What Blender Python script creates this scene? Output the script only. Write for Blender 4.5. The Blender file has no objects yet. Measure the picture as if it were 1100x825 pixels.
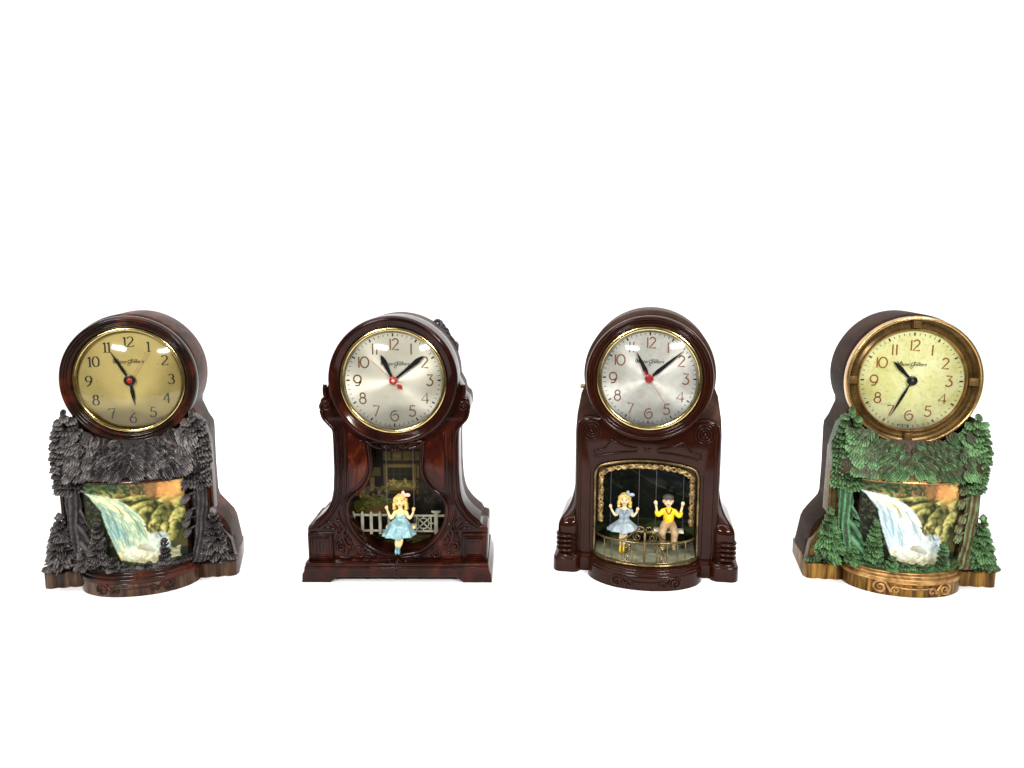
import bpy, bmesh, math, random
import numpy as np
from mathutils import Vector
from mathutils.geometry import tessellate_polygon
from mathutils.bvhtree import BVHTree
PI = math.pi
S = bpy.context.scene
COL = S.collection
CM = 0.01

# ------------------------------------------------------------------ camera
cam = bpy.data.cameras.new('camera')
camo = bpy.data.objects.new('camera', cam); COL.objects.link(camo)
cam.sensor_width = 36; cam.lens = 850 / 1100 * 36
cam.clip_start = 0.01; cam.clip_end = 100
camo.location = (0, 0, 0.28856)
camo.rotation_euler = (math.radians(90 - 9), 0, 0)
S.camera = camo

# ------------------------------------------------------------------ world and lamps
w = bpy.data.worlds.new('World'); S.world = w; w.use_nodes = True
bg = w.node_tree.nodes['Background']
bg.inputs[0].default_value = (1, 0.99, 0.97, 1); bg.inputs[1].default_value = 0.10
S.view_settings.view_transform = 'Standard'; S.view_settings.look = 'None'
S.view_settings.exposure = 0; S.view_settings.gamma = 1

def area(name, loc, target, sx, sy, power, color=(1, 1, 1), spread=180):
    l = bpy.data.lights.new(name, 'AREA'); l.shape = 'RECTANGLE'; l.size = sx; l.size_y = sy
    l.energy = power; l.color = color
    o = bpy.data.objects.new(name, l); COL.objects.link(o); o.location = loc
    o.rotation_euler = (Vector(target) - Vector(loc)).to_track_quat('-Z', 'Y').to_euler()
    l.spread = math.radians(spread); return o
# side ceiling tubes, then added lamps for the dials, edge highlights and white sweep
area('offscreen_lamp', (-0.62, 0.05, 1.25), (-0.15, 0.68, 0.1), 0.06, 0.8, 3.2, (1, 0.98, 0.94))
area('offscreen_lamp', (0.62, 0.05, 1.25), (0.15, 0.68, 0.1), 0.06, 0.8, 3.2, (1, 0.98, 0.94))
area('offscreen_lamp', (-0.62, -0.6, 0.88), (-0.1, 0.7, 0.14), 0.36, 0.08, 21, (1, 0.98, 0.95))  # added front key lamp, brightens the dials and mirrors in their glass
area('offscreen_lamp', (0.62, -0.6, 0.88), (0.1, 0.7, 0.14), 0.36, 0.08, 21, (1, 0.98, 0.95))  # right-hand twin of the added key lamp
area('offscreen_lamp', (0.0, 0.40, 1.30), (0.0, 0.66, 0.1), 1.9, 0.05, 6.5, (1, 0.98, 0.95))  # long strip added to draw highlights along upper edges
area('offscreen_lamp', (0.0, 1.15, 1.9), (0.0, 1.0, 0.0), 2.8, 1.2, 15, (1, 1, 1))  # unseen overhead softbox added to whiten the floor
area('backdrop_fill', (0.0, 1.3, 2.6), (0.0, 3.2, 0.7), 7.0, 1.0, 115, (1, 1, 1))  # unseen lamp added to push the backdrop to pure white

# ------------------------------------------------------------------ materials
def new_mat(name):
    m = bpy.data.materials.new(name); m.use_nodes = True
    nt = m.node_tree; return m, nt, nt.nodes['Principled BSDF']
def coords(nt, scale=(1, 1, 1)):
    tc = nt.nodes.new('ShaderNodeTexCoord'); mp = nt.nodes.new('ShaderNodeMapping')
    mp.inputs['Scale'].default_value = tuple(100 * s for s in scale)   # texture units are centimetres
    nt.links.new(tc.outputs['Object'], mp.inputs[0]); return mp.outputs[0]
def noise(nt, vec, scale, detail=4, rough=.55, dist=0):
    n = nt.nodes.new('ShaderNodeTexNoise'); n.inputs['Scale'].default_value = scale
    n.inputs['Detail'].default_value = detail; n.inputs['Roughness'].default_value = rough
    n.inputs['Distortion'].default_value = dist
    nt.links.new(vec, n.inputs['Vector']); return n.outputs['Fac']
def ramp(nt, fac, stops):
    r = nt.nodes.new('ShaderNodeValToRGB'); e = r.color_ramp.elements
    while len(e) < len(stops): e.new(.5)
    for i, (p, c) in enumerate(stops):
        e[i].position = p; e[i].color = (*c, 1)
    nt.links.new(fac, r.inputs[0]); return r.outputs[0]
def bump(nt, b, fac, strength, dist):
    n = nt.nodes.new('ShaderNodeBump'); n.inputs['Strength'].default_value = strength
    n.inputs['Distance'].default_value = dist * CM
    nt.links.new(fac, n.inputs['Height']); nt.links.new(n.outputs[0], b.inputs['Normal'])
def mottled(name, stops, nscale=1.0, rough=.3, metal=0, stretch=(1, 1, 1), dist=0, bstr=.15, bscale=6, bdist=.03, coat=0, rvar=.12, detail=4, spec=.35):
    m, nt, b = new_mat(name)
    v = coords(nt, stretch)
    f = noise(nt, v, nscale, detail, .6, dist)
    nt.links.new(ramp(nt, f, stops), b.inputs['Base Color'])
    b.inputs['Metallic'].default_value = metal; b.inputs['Specular IOR Level'].default_value = spec
    v2 = coords(nt)
    r = nt.nodes.new('ShaderNodeMapRange'); r.inputs['To Min'].default_value = max(.03, rough - rvar); r.inputs['To Max'].default_value = rough + rvar
    nt.links.new(noise(nt, v2, 2.2, 5), r.inputs['Value']); nt.links.new(r.outputs[0], b.inputs['Roughness'])
    if coat: b.inputs['Coat Weight'].default_value = coat * .5; b.inputs['Coat IOR'].default_value = 1.4; b.inputs['Coat Roughness'].default_value = .08
    if bstr: bump(nt, b, noise(nt, v2, bscale, 5), bstr, bdist)
    return m
def plain(name, c, rough=.5, metal=0):
    return mottled(name, [(.3, tuple(x * .82 for x in c)), (.7, c)], 3, rough, metal, bstr=.1)

M = {}
M['white'] = mottled('white_sweep', [(.3, (.93, .93, .93)), (.7, (.95, .95, .95))], .02, .8, bstr=0)
M['marble'] = mottled('marbled_brown_bakelite', [(.34, (0.00675, 0.003938, 0.002812)), (.50, (0.01575, 0.006188, 0.003938)), (.62, (0.045, 0.01013, 0.005625)), (.72, (0.07312, 0.01688, 0.008438)), (.85, (0.03375, 0.01688, 0.01125))], .36, .12, dist=.8, bstr=.05, spec=.16, rvar=.07)
M['marble_dull'] = mottled('marbled_brown_shell', [(.30, (0.0126, 0.0077, 0.0056)), (.47, (0.0315, 0.014, 0.0084)), (.6, (0.091, 0.0245, 0.014)), (.75, (0.07, 0.049, 0.0315))], .35, .36, dist=1.4, stretch=(1, .5, 1), spec=0.05)
M['streak'] = mottled('striped_dark_bakelite', [(.36, (0.01365, 0.007245, 0.0042)), (.5, (0.0455, 0.02093, 0.0112)), (.62, (0.091, 0.05635, 0.035)), (.75, (0.0273, 0.01368, 0.0084))], .9, .12, stretch=(1.3, 1.0, .12), dist=.4, spec=.16, rvar=.07)
M['mahogany'] = mottled('deep_red_bakelite', [(.3, (0.007059, 0.001765, 0.001373)), (.5, (0.01412, 0.003137, 0.001961)), (.62, (0.02942, 0.005098, 0.002353)), (.75, (0.04706, 0.008627, 0.003137))], .33, .12, dist=1.2, stretch=(1.3, 1, .7), bstr=.06, spec=.16, rvar=.07)
M['mahogany_shell'] = mottled('dull_red_bakelite', [(.3, (.016, .005, .004)), (.55, (.04, .012, .008)), (.75, (.09, .03, .02))], .4, .45, dist=.8, spec=0.05)
M['mahogany_panel'] = mottled('amber_red_bakelite', [(.3, (0.00924, 0.0021, 0.00147)), (.48, (0.0252, 0.0042, 0.0021)), (.6, (0.063, 0.01134, 0.00336)), (.75, (0.1008, 0.021, 0.00588))], .4, .12, dist=1.5, stretch=(1, 1, .5), bstr=.06, spec=.16, rvar=.07)
M['chocolate'] = mottled('chocolate_bakelite', [(.3, (0.0135, 0.003019, 0.00135)), (.7, (0.02299, 0.005175, 0.00225))], .5, .12, bstr=.05, spec=.16, rvar=.07)
M['chocolate_shell'] = mottled('faded_chocolate_bakelite', [(.3, (0.02156, 0.01008, 0.00672)), (.55, (0.0462, 0.02352, 0.01596)), (.75, (0.0924, 0.056, 0.042))], .35, .42, dist=.6, bstr=.1, spec=0.05)
M['wood_gold'] = mottled('bronze_brushed_bakelite', [(.34, (0.0224, 0.0105, 0.00385)), (.48, (0.0952, 0.04725, 0.01078)), (.6, (0.2464, 0.1312, 0.02464)), (.74, (0.3808, 0.21, 0.0462))], 1.0, .34, metal=.35, stretch=(1.6, 1.4, .12), dist=.5, spec=0.15)
M['gilt'] = mottled('rubbed_gilt_metal', [(.3, (.36, .21, .08)), (.6, (.58, .38, .16)), (.8, (.68, .48, .24))], 1.0, .22, metal=.9, rvar=.08, bstr=.04)
M['bronze'] = mottled('worn_bronze_paint', [(.3, (0.136, 0.06375, 0.0187)), (.5, (0.306, 0.1615, 0.051)), (.7, (0.476, 0.289, 0.1105))], 1.2, .34, metal=.6, dist=.6)
M['case_grey'] = mottled('faded_brown_shell', [(.3, (0.01032, 0.004641, 0.002484)), (.5, (0.02211, 0.009828, 0.005351)), (.7, (0.04423, 0.02047, 0.01108))], .3, .5, dist=.8, stretch=(1, .4, 1), spec=0.05)
M['channel'] = mottled('dark_amber_channel', [(.3, (0.045, 0.025, 0.0077)), (.7, (0.12, 0.075, 0.022))], .8, .28, metal=.4, bstr=.05, spec=0.2)
M['brass'] = mottled('polished_brass', [(.3, (.42, .31, .11)), (.6, (.62, .49, .22)), (.8, (.48, .37, .15))], 2.0, .17, metal=1, rvar=.07, bstr=.03)
M['old_brass'] = mottled('aged_brass', [(.3, (.06, .04, .017)), (.5, (.14, .10, .045)), (.72, (.30, .225, .11))], .9, .26, metal=.85, bstr=.02, rvar=.06)
M['filigree'] = mottled('antique_gilt', [(.34, (.09, .05, .02)), (.5, (.30, .20, .08)), (.70, (.60, .44, .21))], 2.0, .32, metal=.7, bstr=.04)
M['filigree_ground'] = mottled('dark_bronze_ground', [(.3, (.04, .025, .011)), (.7, (.13, .082, .035))], 2, .4, metal=.5, bstr=.05)
M['black'] = plain('black_enamel', (.006, .006, .006), .3)
M['rubber'] = plain('black_rubber', (.010, .010, .011), .42)
M['red'] = plain('red_enamel', (.36, .022, .014), .35)
M['dark_red'] = plain('crimson_enamel', (.33, .014, .02), .3)
M['pink_needle'] = plain('faded_red_needle', (.42, .22, .12), .4)
M['num_black'] = plain('black_print', (.018, .014, .01), .5)
M['num_copper'] = mottled('copper_print', [(.3, (.23, .075, .016)), (.7, (.34, .12, .03))], 3, .4, metal=.25)
M['num_gold'] = mottled('gilt_brown_print', [(.3, (.13, .058, .016)), (.7, (.23, .11, .032))], 3, .4, metal=.25)
M['num_brown'] = mottled('brown_print', [(.3, (.19, .07, .035)), (.7, (.30, .12, .055))], 3, .4, metal=.25)
M['cream'] = mottled('cream_paint', [(.3, (.42, .40, .28)), (.55, (.62, .6, .46)), (.8, (.75, .74, .62))], 1.5, .5)
M['fence_cream'] = mottled('aged_cream_paint', [(.3, (0.1612, 0.155, 0.1054)), (.55, (0.2604, 0.248, 0.186)), (.8, (0.341, 0.3286, 0.2604))], 1.2, .5)
M['skin'] = mottled('painted_cream_flesh', [(.3, (.62, .44, .20)), (.7, (.74, .57, .29))], 2, .42, bstr=.05)
M['skin_pale'] = mottled('painted_pale_flesh', [(.3, (.64, .47, .26)), (.7, (.75, .60, .38))], 2, .42, bstr=.05)
M['blonde'] = mottled('painted_blonde_hair', [(.3, (.42, .23, .045)), (.5, (.62, .42, .11)), (.7, (.76, .60, .24))], 5, .45, bstr=.4, bscale=9)
M['pink'] = plain('pink_paint', (.85, .45, .40), .4)
M['blue_dress'] = mottled('pale_blue_paint', [(.3, (.09, .19, .22)), (.5, (.19, .34, .37)), (.7, (.38, .54, .52))], 1.6, .4, dist=.8)
M['grey_dress'] = mottled('washed_blue_paint', [(.3, (.13, .18, .24)), (.5, (.27, .33, .37)), (.7, (.45, .51, .49))], 1.4, .4, dist=.6)
M['slate'] = plain('slate_blue_paint', (.17, .22, .30), .4)
M['yellow'] = mottled('yellow_paint', [(.3, (.78, .47, .012)), (.7, (.86, .6, .02))], 2, .36)
M['khaki'] = mottled('khaki_paint', [(.3, (.19, .11, .05)), (.5, (.31, .20, .10)), (.7, (.44, .32, .18))], 1.3, .45, dist=.6)
M['grey_cap'] = plain('grey_paint', (.085, .075, .065), .5)
M['brown_line'] = plain('brown_paint', (.14, .04, .015), .5)
M['lips'] = plain('red_lip_paint', (.62, .10, .07), .4)
M['stage'] = mottled('pale_green_stage', [(.3, (0.11, 0.12, 0.07)), (.5, (0.21, 0.21, 0.14)), (.7, (0.29, 0.285, 0.2))], .8, .5, dist=.5)
M['night'] = plain('dark_inner_wall', (.012, .009, .006), .6)
M['wire'] = plain('dull_steel_wire', (.10, .10, .10), .4, .6)
M['amber_clip'] = mottled('amber_clip', [(.3, (0.09, 0.0475, 0.0144)), (.7, (0.18, 0.1045, 0.0315))], 2, .3, metal=.4)

def dial_mat(name, stops, metal, rough, aniso=0, nscale=.5, stain=None):
    m, nt, b = new_mat(name)
    v = coords(nt)
    c = ramp(nt, noise(nt, v, nscale, 5, .65, .4), stops)
    if stain:
        f = ramp(nt, noise(nt, v, 3.2, 6, .7), [(.52, (0, 0, 0)), (.78, (1, 1, 1))])
        mx = nt.nodes.new('ShaderNodeMix'); mx.data_type = 'RGBA'
        nt.links.new(f, mx.inputs['Factor']); nt.links.new(c, mx.inputs['A']); mx.inputs['B'].default_value = (*stain, 1)
        c = mx.outputs['Result']
    nt.links.new(c, b.inputs['Base Color'])
    b.inputs['Metallic'].default_value = metal; b.inputs['Roughness'].default_value = rough
    if aniso:
        b.inputs['Anisotropic'].default_value = aniso
        t = nt.nodes.new('ShaderNodeTangent'); t.direction_type = 'RADIAL'; t.axis = 'Y'
        nt.links.new(t.outputs[0], b.inputs['Tangent'])
    return m
M['dial_gold'] = dial_mat('satin_gold_dial', [(.3, (.40, .32, .105)), (.7, (.47, .38, .14))], .15, .42)
M['dial_silver'] = dial_mat('spun_silver_dial', [(.3, (.78, .75, .62)), (.7, (.86, .84, .72))], .55, .32, .85)
M['dial_grey'] = dial_mat('spun_grey_dial', [(.3, (.62, .62, .57)), (.5, (.74, .74, .69)), (.7, (.83, .83, .78))], .5, .32, .85, 1.0, (.60, .60, .50))
M['dial_cream'] = dial_mat('yellowed_dial', [(.3, (.58, .56, .20)), (.5, (.68, .68, .35)), (.7, (.76, .77, .47))], .1, .45, 0, .45, (.42, .39, .15))

def glass_mat():
    m = bpy.data.materials.new('clear_glass'); m.use_nodes = True; nt = m.node_tree
    for n in list(nt.nodes): nt.nodes.remove(n)
    o = nt.nodes.new('ShaderNodeOutputMaterial'); mx = nt.nodes.new('ShaderNodeMixShader')
    t = nt.nodes.new('ShaderNodeBsdfTransparent'); g = nt.nodes.new('ShaderNodeBsdfGlossy'); f = nt.nodes.new('ShaderNodeFresnel')
    t.inputs[0].default_value = (.97, .97, .96, 1); g.inputs['Roughness'].default_value = .075; f.inputs[0].default_value = 1.48
    nt.links.new(f.outputs[0], mx.inputs[0]); nt.links.new(t.outputs[0], mx.inputs[1]); nt.links.new(g.outputs[0], mx.inputs[2])
    nt.links.new(mx.outputs[0], o.inputs[0]); return m
M['glass'] = glass_mat()

def forest_mat(name, low, mid, high, metal, rough):
    # dry-brushed paint: worn ridges carry the top colour, grooves keep the undercoat; gap shade and tip highlights are painted in
    m, nt, b = new_mat(name)
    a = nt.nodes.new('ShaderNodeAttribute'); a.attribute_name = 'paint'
    v = coords(nt)
    n1 = noise(nt, v, 1.1, 4, .6); n2 = noise(nt, v, 5, 4, .6)
    def mth(op, x, y):
        q = nt.nodes.new('ShaderNodeMath'); q.operation = op
        for i, z in enumerate((x, y)):
            if isinstance(z, (int, float)): q.inputs[i].default_value = z
            else: nt.links.new(z, q.inputs[i])
        return q.outputs[0]
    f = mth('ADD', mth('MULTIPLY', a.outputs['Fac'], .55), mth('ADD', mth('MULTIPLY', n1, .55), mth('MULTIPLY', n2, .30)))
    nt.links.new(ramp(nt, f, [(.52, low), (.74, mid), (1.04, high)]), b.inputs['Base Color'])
    b.inputs['Metallic'].default_value = metal; b.inputs['Roughness'].default_value = rough; b.inputs['Specular IOR Level'].default_value = .25
    bump(nt, b, noise(nt, coords(nt, (1, 1, .35)), 8, 5, .7), .8, .07)
    return m
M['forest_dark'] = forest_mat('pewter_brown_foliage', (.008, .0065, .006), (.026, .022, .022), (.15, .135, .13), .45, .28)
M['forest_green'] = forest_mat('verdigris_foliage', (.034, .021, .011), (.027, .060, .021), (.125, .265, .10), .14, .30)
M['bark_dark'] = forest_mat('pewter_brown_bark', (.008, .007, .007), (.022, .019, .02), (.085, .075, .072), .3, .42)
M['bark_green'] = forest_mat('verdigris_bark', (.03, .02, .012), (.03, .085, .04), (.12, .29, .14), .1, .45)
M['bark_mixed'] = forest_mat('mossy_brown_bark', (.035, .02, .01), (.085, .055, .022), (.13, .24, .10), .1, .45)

def picture_mat(name, glow):
    m, nt, b = new_mat(name)
    a = nt.nodes.new('ShaderNodeAttribute'); a.attribute_name = 'picture'
    nt.links.new(a.outputs['Color'], b.inputs['Base Color']); b.inputs['Roughness'].default_value = .4; b.inputs['Specular IOR Level'].default_value = .12
    if glow:   # translucent scene sheet with the clock's own lamp behind it
        nt.links.new(a.outputs['Color'], b.inputs['Emission Color']); b.inputs['Emission Strength'].default_value = glow
    return m
M['picture_lit'] = picture_mat('lit_scene_sheet', .14)
M['picture'] = picture_mat('printed_scene_sheet', 0)

# ------------------------------------------------------------------ mesh helpers (all lengths in centimetres)
class MB:
    def __init__(s): s.v = []; s.f = []; s.p = []
    def add(s, vs, fs, paint=None):
        o = len(s.v); s.v += [tuple(q) for q in vs]; s.f += [tuple(i + o for i in f) for f in fs]
        s.p += list(paint) if paint is not None else [.5] * len(vs)
    def build(s, name, mat, parent=None, smooth=50, attr=False):
        me = bpy.data.meshes.new(name)
        me.from_pydata([(x * CM, y * CM, z * CM) for x, y, z in s.v], [], s.f)
        me.validate(); me.update()
        if attr:
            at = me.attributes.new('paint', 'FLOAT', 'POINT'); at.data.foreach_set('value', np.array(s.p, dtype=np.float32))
        bm = bmesh.new(); bm.from_mesh(me); bmesh.ops.recalc_face_normals(bm, faces=bm.faces); bm.to_mesh(me); bm.free()
        for p in me.polygons: p.use_smooth = True
        me.set_sharp_from_angle(angle=math.radians(smooth))
        me.materials.append(M[mat] if isinstance(mat, str) else mat)
        o = bpy.data.objects.new(name, me); COL.objects.link(o)
        if parent: o.parent = parent
        return o
    def box(s, x0, x1, y0, y1, z0, z1):
        s.add([(x0, y0, z0), (x1, y0, z0), (x1, y1, z0), (x0, y1, z0), (x0, y0, z1), (x1, y0, z1), (x1, y1, z1), (x0, y1, z1)],
              [(0, 1, 2, 3), (4, 7, 6, 5), (0, 4, 5, 1), (1, 5, 6, 2), (2, 6, 7, 3), (3, 7, 4, 0)])
    def tube(s, pts, r, n=8, closed=False, flat=None, paint=.5):
        P = [Vector(p) for p in pts]; N = len(P); R = r if hasattr(r, '__len__') else [r] * N
        T = []
        for i in range(N):
            a = P[(i - 1) % N] if closed or i > 0 else P[0]; b = P[(i + 1) % N] if closed or i < N - 1 else P[-1]
            t = b - a; T.append(t.normalized() if t.length > 1e-9 else Vector((0, 0, 1)))
        ref = Vector((0, 1, 0)) if abs(T[0].y) < .9 else Vector((1, 0, 0))
        vs = []; u = (ref - T[0] * ref.dot(T[0])).normalized()
        for i in range(N):
            u = (u - T[i] * u.dot(T[i]));
            u = u.normalized() if u.length > 1e-6 else Vector((0, 1, 0))
            if flat is not None:
                q = Vector((0, 1, 0)) - T[i] * T[i].y
                if q.length > .1: u = q.normalized()
            b = T[i].cross(u); fl = 1 if flat is None else flat
            for k in range(n):
                a = 2 * PI * k / n
                vs.append(P[i] + u * (math.cos(a) * R[i] * fl) + b * (math.sin(a) * R[i]))
        fs = []
        for i in range(N if closed else N - 1):
            j = (i + 1) % N
            for k in range(n):
                l = (k + 1) % n; fs.append((i * n + k, i * n + l, j * n + l, j * n + k))
        if not closed:
            fs.append(tuple(range(n - 1, -1, -1))); fs.append(tuple((N - 1) * n + k for k in range(n)))
        s.add(vs, fs, [paint] * len(vs))
    def lathe(s, prof, c=(0, 0), n=96, closed=True):
        # prof (radius, y) turned round the y axis through x=c0, z=c1
        vs = []; m = len(prof)
        for k in range(n):
            a = 2 * PI * k / n
            for r, y in prof: vs.append((c[0] + r * math.cos(a), y, c[1] + r * math.sin(a)))
        fs = []
        for k in range(n):
            l = (k + 1) % n
            for j in range(m if closed else m - 1):
                i = (j + 1) % m
                fs.append((k * m + j, l * m + j, l * m + i, k * m + i))
        s.add(vs, fs)
    def sphere(s, c, r, n=14, m=9, sc=(1, 1, 1), paint=.5):
        vs = []; fs = []
        for j in range(m + 1):
            t = PI * j / m
            for k in range(n):
                a = 2 * PI * k / n
                vs.append((c[0] + r * sc[0] * math.sin(t) * math.cos(a), c[1] + r * sc[1] * math.sin(t) * math.sin(a), c[2] + r * sc[2] * math.cos(t)))
        for j in range(m):
            for k in range(n):
                l = (k + 1) % n; fs.append((j * n + k, (j + 1) * n + k, (j + 1) * n + l, j * n + l))
        s.add(vs, fs, [paint] * len(vs))
    def plate(s, outline, d0, d1, bev=.1, holes=(), axis='y', seg=3):
        # outline: 2-D loop; solid from depth d0 (rounded edge) to d1.  axis 'y': (x,z) loop; axis 'z': (x,y) loop
        def area2(l): return sum(l[i][0] * l[(i + 1) % len(l)][1] - l[(i + 1) % len(l)][0] * l[i][1] for i in range(len(l)))
        loops = []
        for i, l in enumerate([outline] + list(holes)):
            l = [l[q] for q in range(len(l)) if math.dist(l[q], l[q - 1]) > 1e-4]
            a = area2(l)
            if (i == 0) != (a > 0): l = l[::-1]
            loops.append(l)
        def off(l, d):
            out = []; n = len(l)
            for i in range(n):
                a, b, c = l[i - 1], l[i], l[(i + 1) % n]
                e1 = Vector((b[0] - a[0], b[1] - a[1])).normalized(); e2 = Vector((c[0] - b[0], c[1] - b[1])).normalized()
                n1 = Vector((-e1.y, e1.x)); n2 = Vector((-e2.y, e2.x)); m = n1 + n2
                m = m / max(.5, m.dot(m) / 2) if m.length > 1e-6 else n1
                out.append((b[0] + m.x * d, b[1] + m.y * d))
            return out
        sg = 1 if d1 > d0 else -1
        prof = [(0, d1)] + [(bev * (1 - math.cos(PI / 2 * k / seg)), d0 + sg * bev * (1 - math.sin(PI / 2 * k / seg))) for k in range(seg + 1)] if bev else [(0, d1), (0, d0)]
        mp = (lambda p, d: (p[0], d, p[1])) if axis == 'y' else (lambda p, d: (p[0], p[1], d))
        first = []; last = []
        for l in loops:
            rings = [off(l, o) if o else l for o, _ in prof]; base = len(s.v); n = len(l); vs = []; fs = []
            for r, (_, d) in zip(rings, prof): vs += [mp(p, d) for p in r]
            for j in range(len(prof) - 1):
                for k in range(n):
                    q = (k + 1) % n; fs.append((j * n + k, j * n + q, (j + 1) * n + q, (j + 1) * n + k))
            s.add(vs, fs); first.append((base, rings[0])); last.append((base + (len(prof) - 1) * n, rings[-1]))
        for grp in (first, last):
            idx = [b + k for b, r in grp for k in range(len(r))]
            for t in tessellate_polygon([[Vector((p[0], p[1], 0)) for p in r] for _, r in grp]):
                s.f.append(tuple(idx[q] for q in t))
    def ribbon(s, pts, wd, y, th=.02):
        # flat printed stroke in the xz plane at depth y
        n = len(pts); W = wd if hasattr(wd, '__len__') else [wd] * n; vs = []
        for i in range(n):
            a = pts[max(0, i - 1)]; b = pts[min(n - 1, i + 1)]; dx, dz = b[0] - a[0], b[1] - a[1]; L = math.hypot(dx, dz) or 1
            nx, nz = -dz / L * W[i] / 2, dx / L * W[i] / 2
            for (sx, yy) in ((1, y), (-1, y), (-1, y + th), (1, y + th)): vs.append((pts[i][0] + sx * nx, yy, pts[i][1] + sx * nz))
        fs = []
        for i in range(n - 1):
            for k in range(4): fs.append((i * 4 + k, i * 4 + (k + 1) % 4, i * 4 + 4 + (k + 1) % 4, i * 4 + 4 + k))
        fs += [(0, 1, 2, 3), tuple((n - 1) * 4 + k for k in (3, 2, 1, 0))]
        s.add(vs, fs)

def arc(cx, cz, r, a0, a1, n=16, rz=None):
    rz = rz or r
    return [(cx + r * math.cos(math.radians(a0 + (a1 - a0) * i / n)), cz + rz * math.sin(math.radians(a0 + (a1 - a0) * i / n))) for i in range(n + 1)]
def spiral(cx, cz, r0, r1, a0, turns, n=None):
    n = n or int(14 * abs(turns)) + 4
    return [(cx + (r0 + (r1 - r0) * i / n) * math.cos(math.radians(a0) + 2 * PI * turns * i / n),
             cz + (r0 + (r1 - r0) * i / n) * math.sin(math.radians(a0) + 2 * PI * turns * i / n)) for i in range(n + 1)]
def spline(pts, n=6, closed=False):
    N = len(pts); out = []; D = len(pts[0])
    for i in range(N if closed else N - 1):
        g = lambda k: pts[k % N] if closed else pts[max(0, min(N - 1, k))]
        p0, p1, p2, p3 = g(i - 1), g(i), g(i + 1), g(i + 2)
        for j in range(n):
            t = j / n
            out.append(tuple(.5 * (2 * p1[d] + (p2[d] - p0[d]) * t + (2 * p0[d] - 5 * p1[d] + 4 * p2[d] - p3[d]) * t * t + (3 * p1[d] - p0[d] - 3 * p2[d] + p3[d]) * t ** 3) for d in range(D)))
    if not closed: out.append(tuple(pts[-1]))
    return out
def mirror(half): return half + [(-x, z) for x, z in half[::-1]]
def on(pts, y): return [(x, y, z) for x, z in pts]
def taper(n, r, a=.35, b=.35): return [r * min(1, a + (1 - a) * i / (n * .3), b + (1 - b) * (n - 1 - i) / (n * .3)) for i in range(n)]
def fused(mb, name, mat, parent, voxel=.05, smooth=4):
    # fuse overlapping forms into one continuous surface
    me = bpy.data.meshes.new(name); me.from_pydata(mb.v, [], mb.f); me.update()
    bm = bmesh.new(); bm.from_mesh(me); bmesh.ops.remove_doubles(bm, verts=bm.verts, dist=1e-5); bmesh.ops.recalc_face_normals(bm, faces=bm.faces); bm.to_mesh(me); bm.free()
    o = bpy.data.objects.new(name, me); COL.objects.link(o)
    r = o.modifiers.new('r', 'REMESH'); r.mode = 'VOXEL'; r.voxel_size = voxel
    if smooth: sm = o.modifiers.new('s', 'SMOOTH'); sm.iterations = smooth; sm.factor = .5
    dg = bpy.context.evaluated_depsgraph_get(); dg.update()
    me2 = bpy.data.meshes.new_from_object(o.evaluated_get(dg)); me2.name = name
    bpy.data.objects.remove(o)
    for v in me2.vertices: v.co *= CM
    for p in me2.polygons: p.use_smooth = True
    me2.materials.clear(); me2.materials.append(M[mat])
    o = bpy.data.objects.new(name, me2); COL.objects.link(o); o.parent = parent
    return o

def thing(name, label, cat, loc, deg, group=None):
    o = bpy.data.objects.new(name, None); COL.objects.link(o); o.empty_display_size = .05
    o.location = (loc[0] * CM, loc[1] * CM, 0); o.rotation_euler = (0, 0, math.radians(deg))
    o['label'] = label; o['category'] = cat
    if group: o['group'] = group
    return o

# ------------------------------------------------------------------ the white sweep the clocks stand on
def sweep():
    mb = MB(); prof = [(34, 0), (60, 0), (150, 0), (230, 0)]
    prof += [(230 + 100 * math.sin(math.radians(a)), 100 - 100 * math.cos(math.radians(a))) for a in range(6, 91, 6)] + [(330, 330)]
    vs = [(x, y, z) for y, z in prof for x in (-450, 450)]
    mb.add(vs, [(2 * i, 2 * i + 1, 2 * i + 3, 2 * i + 2) for i in range(len(prof) - 1)])
    o = mb.build('floor', 'white'); o['kind'] = 'structure'
sweep()

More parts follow.
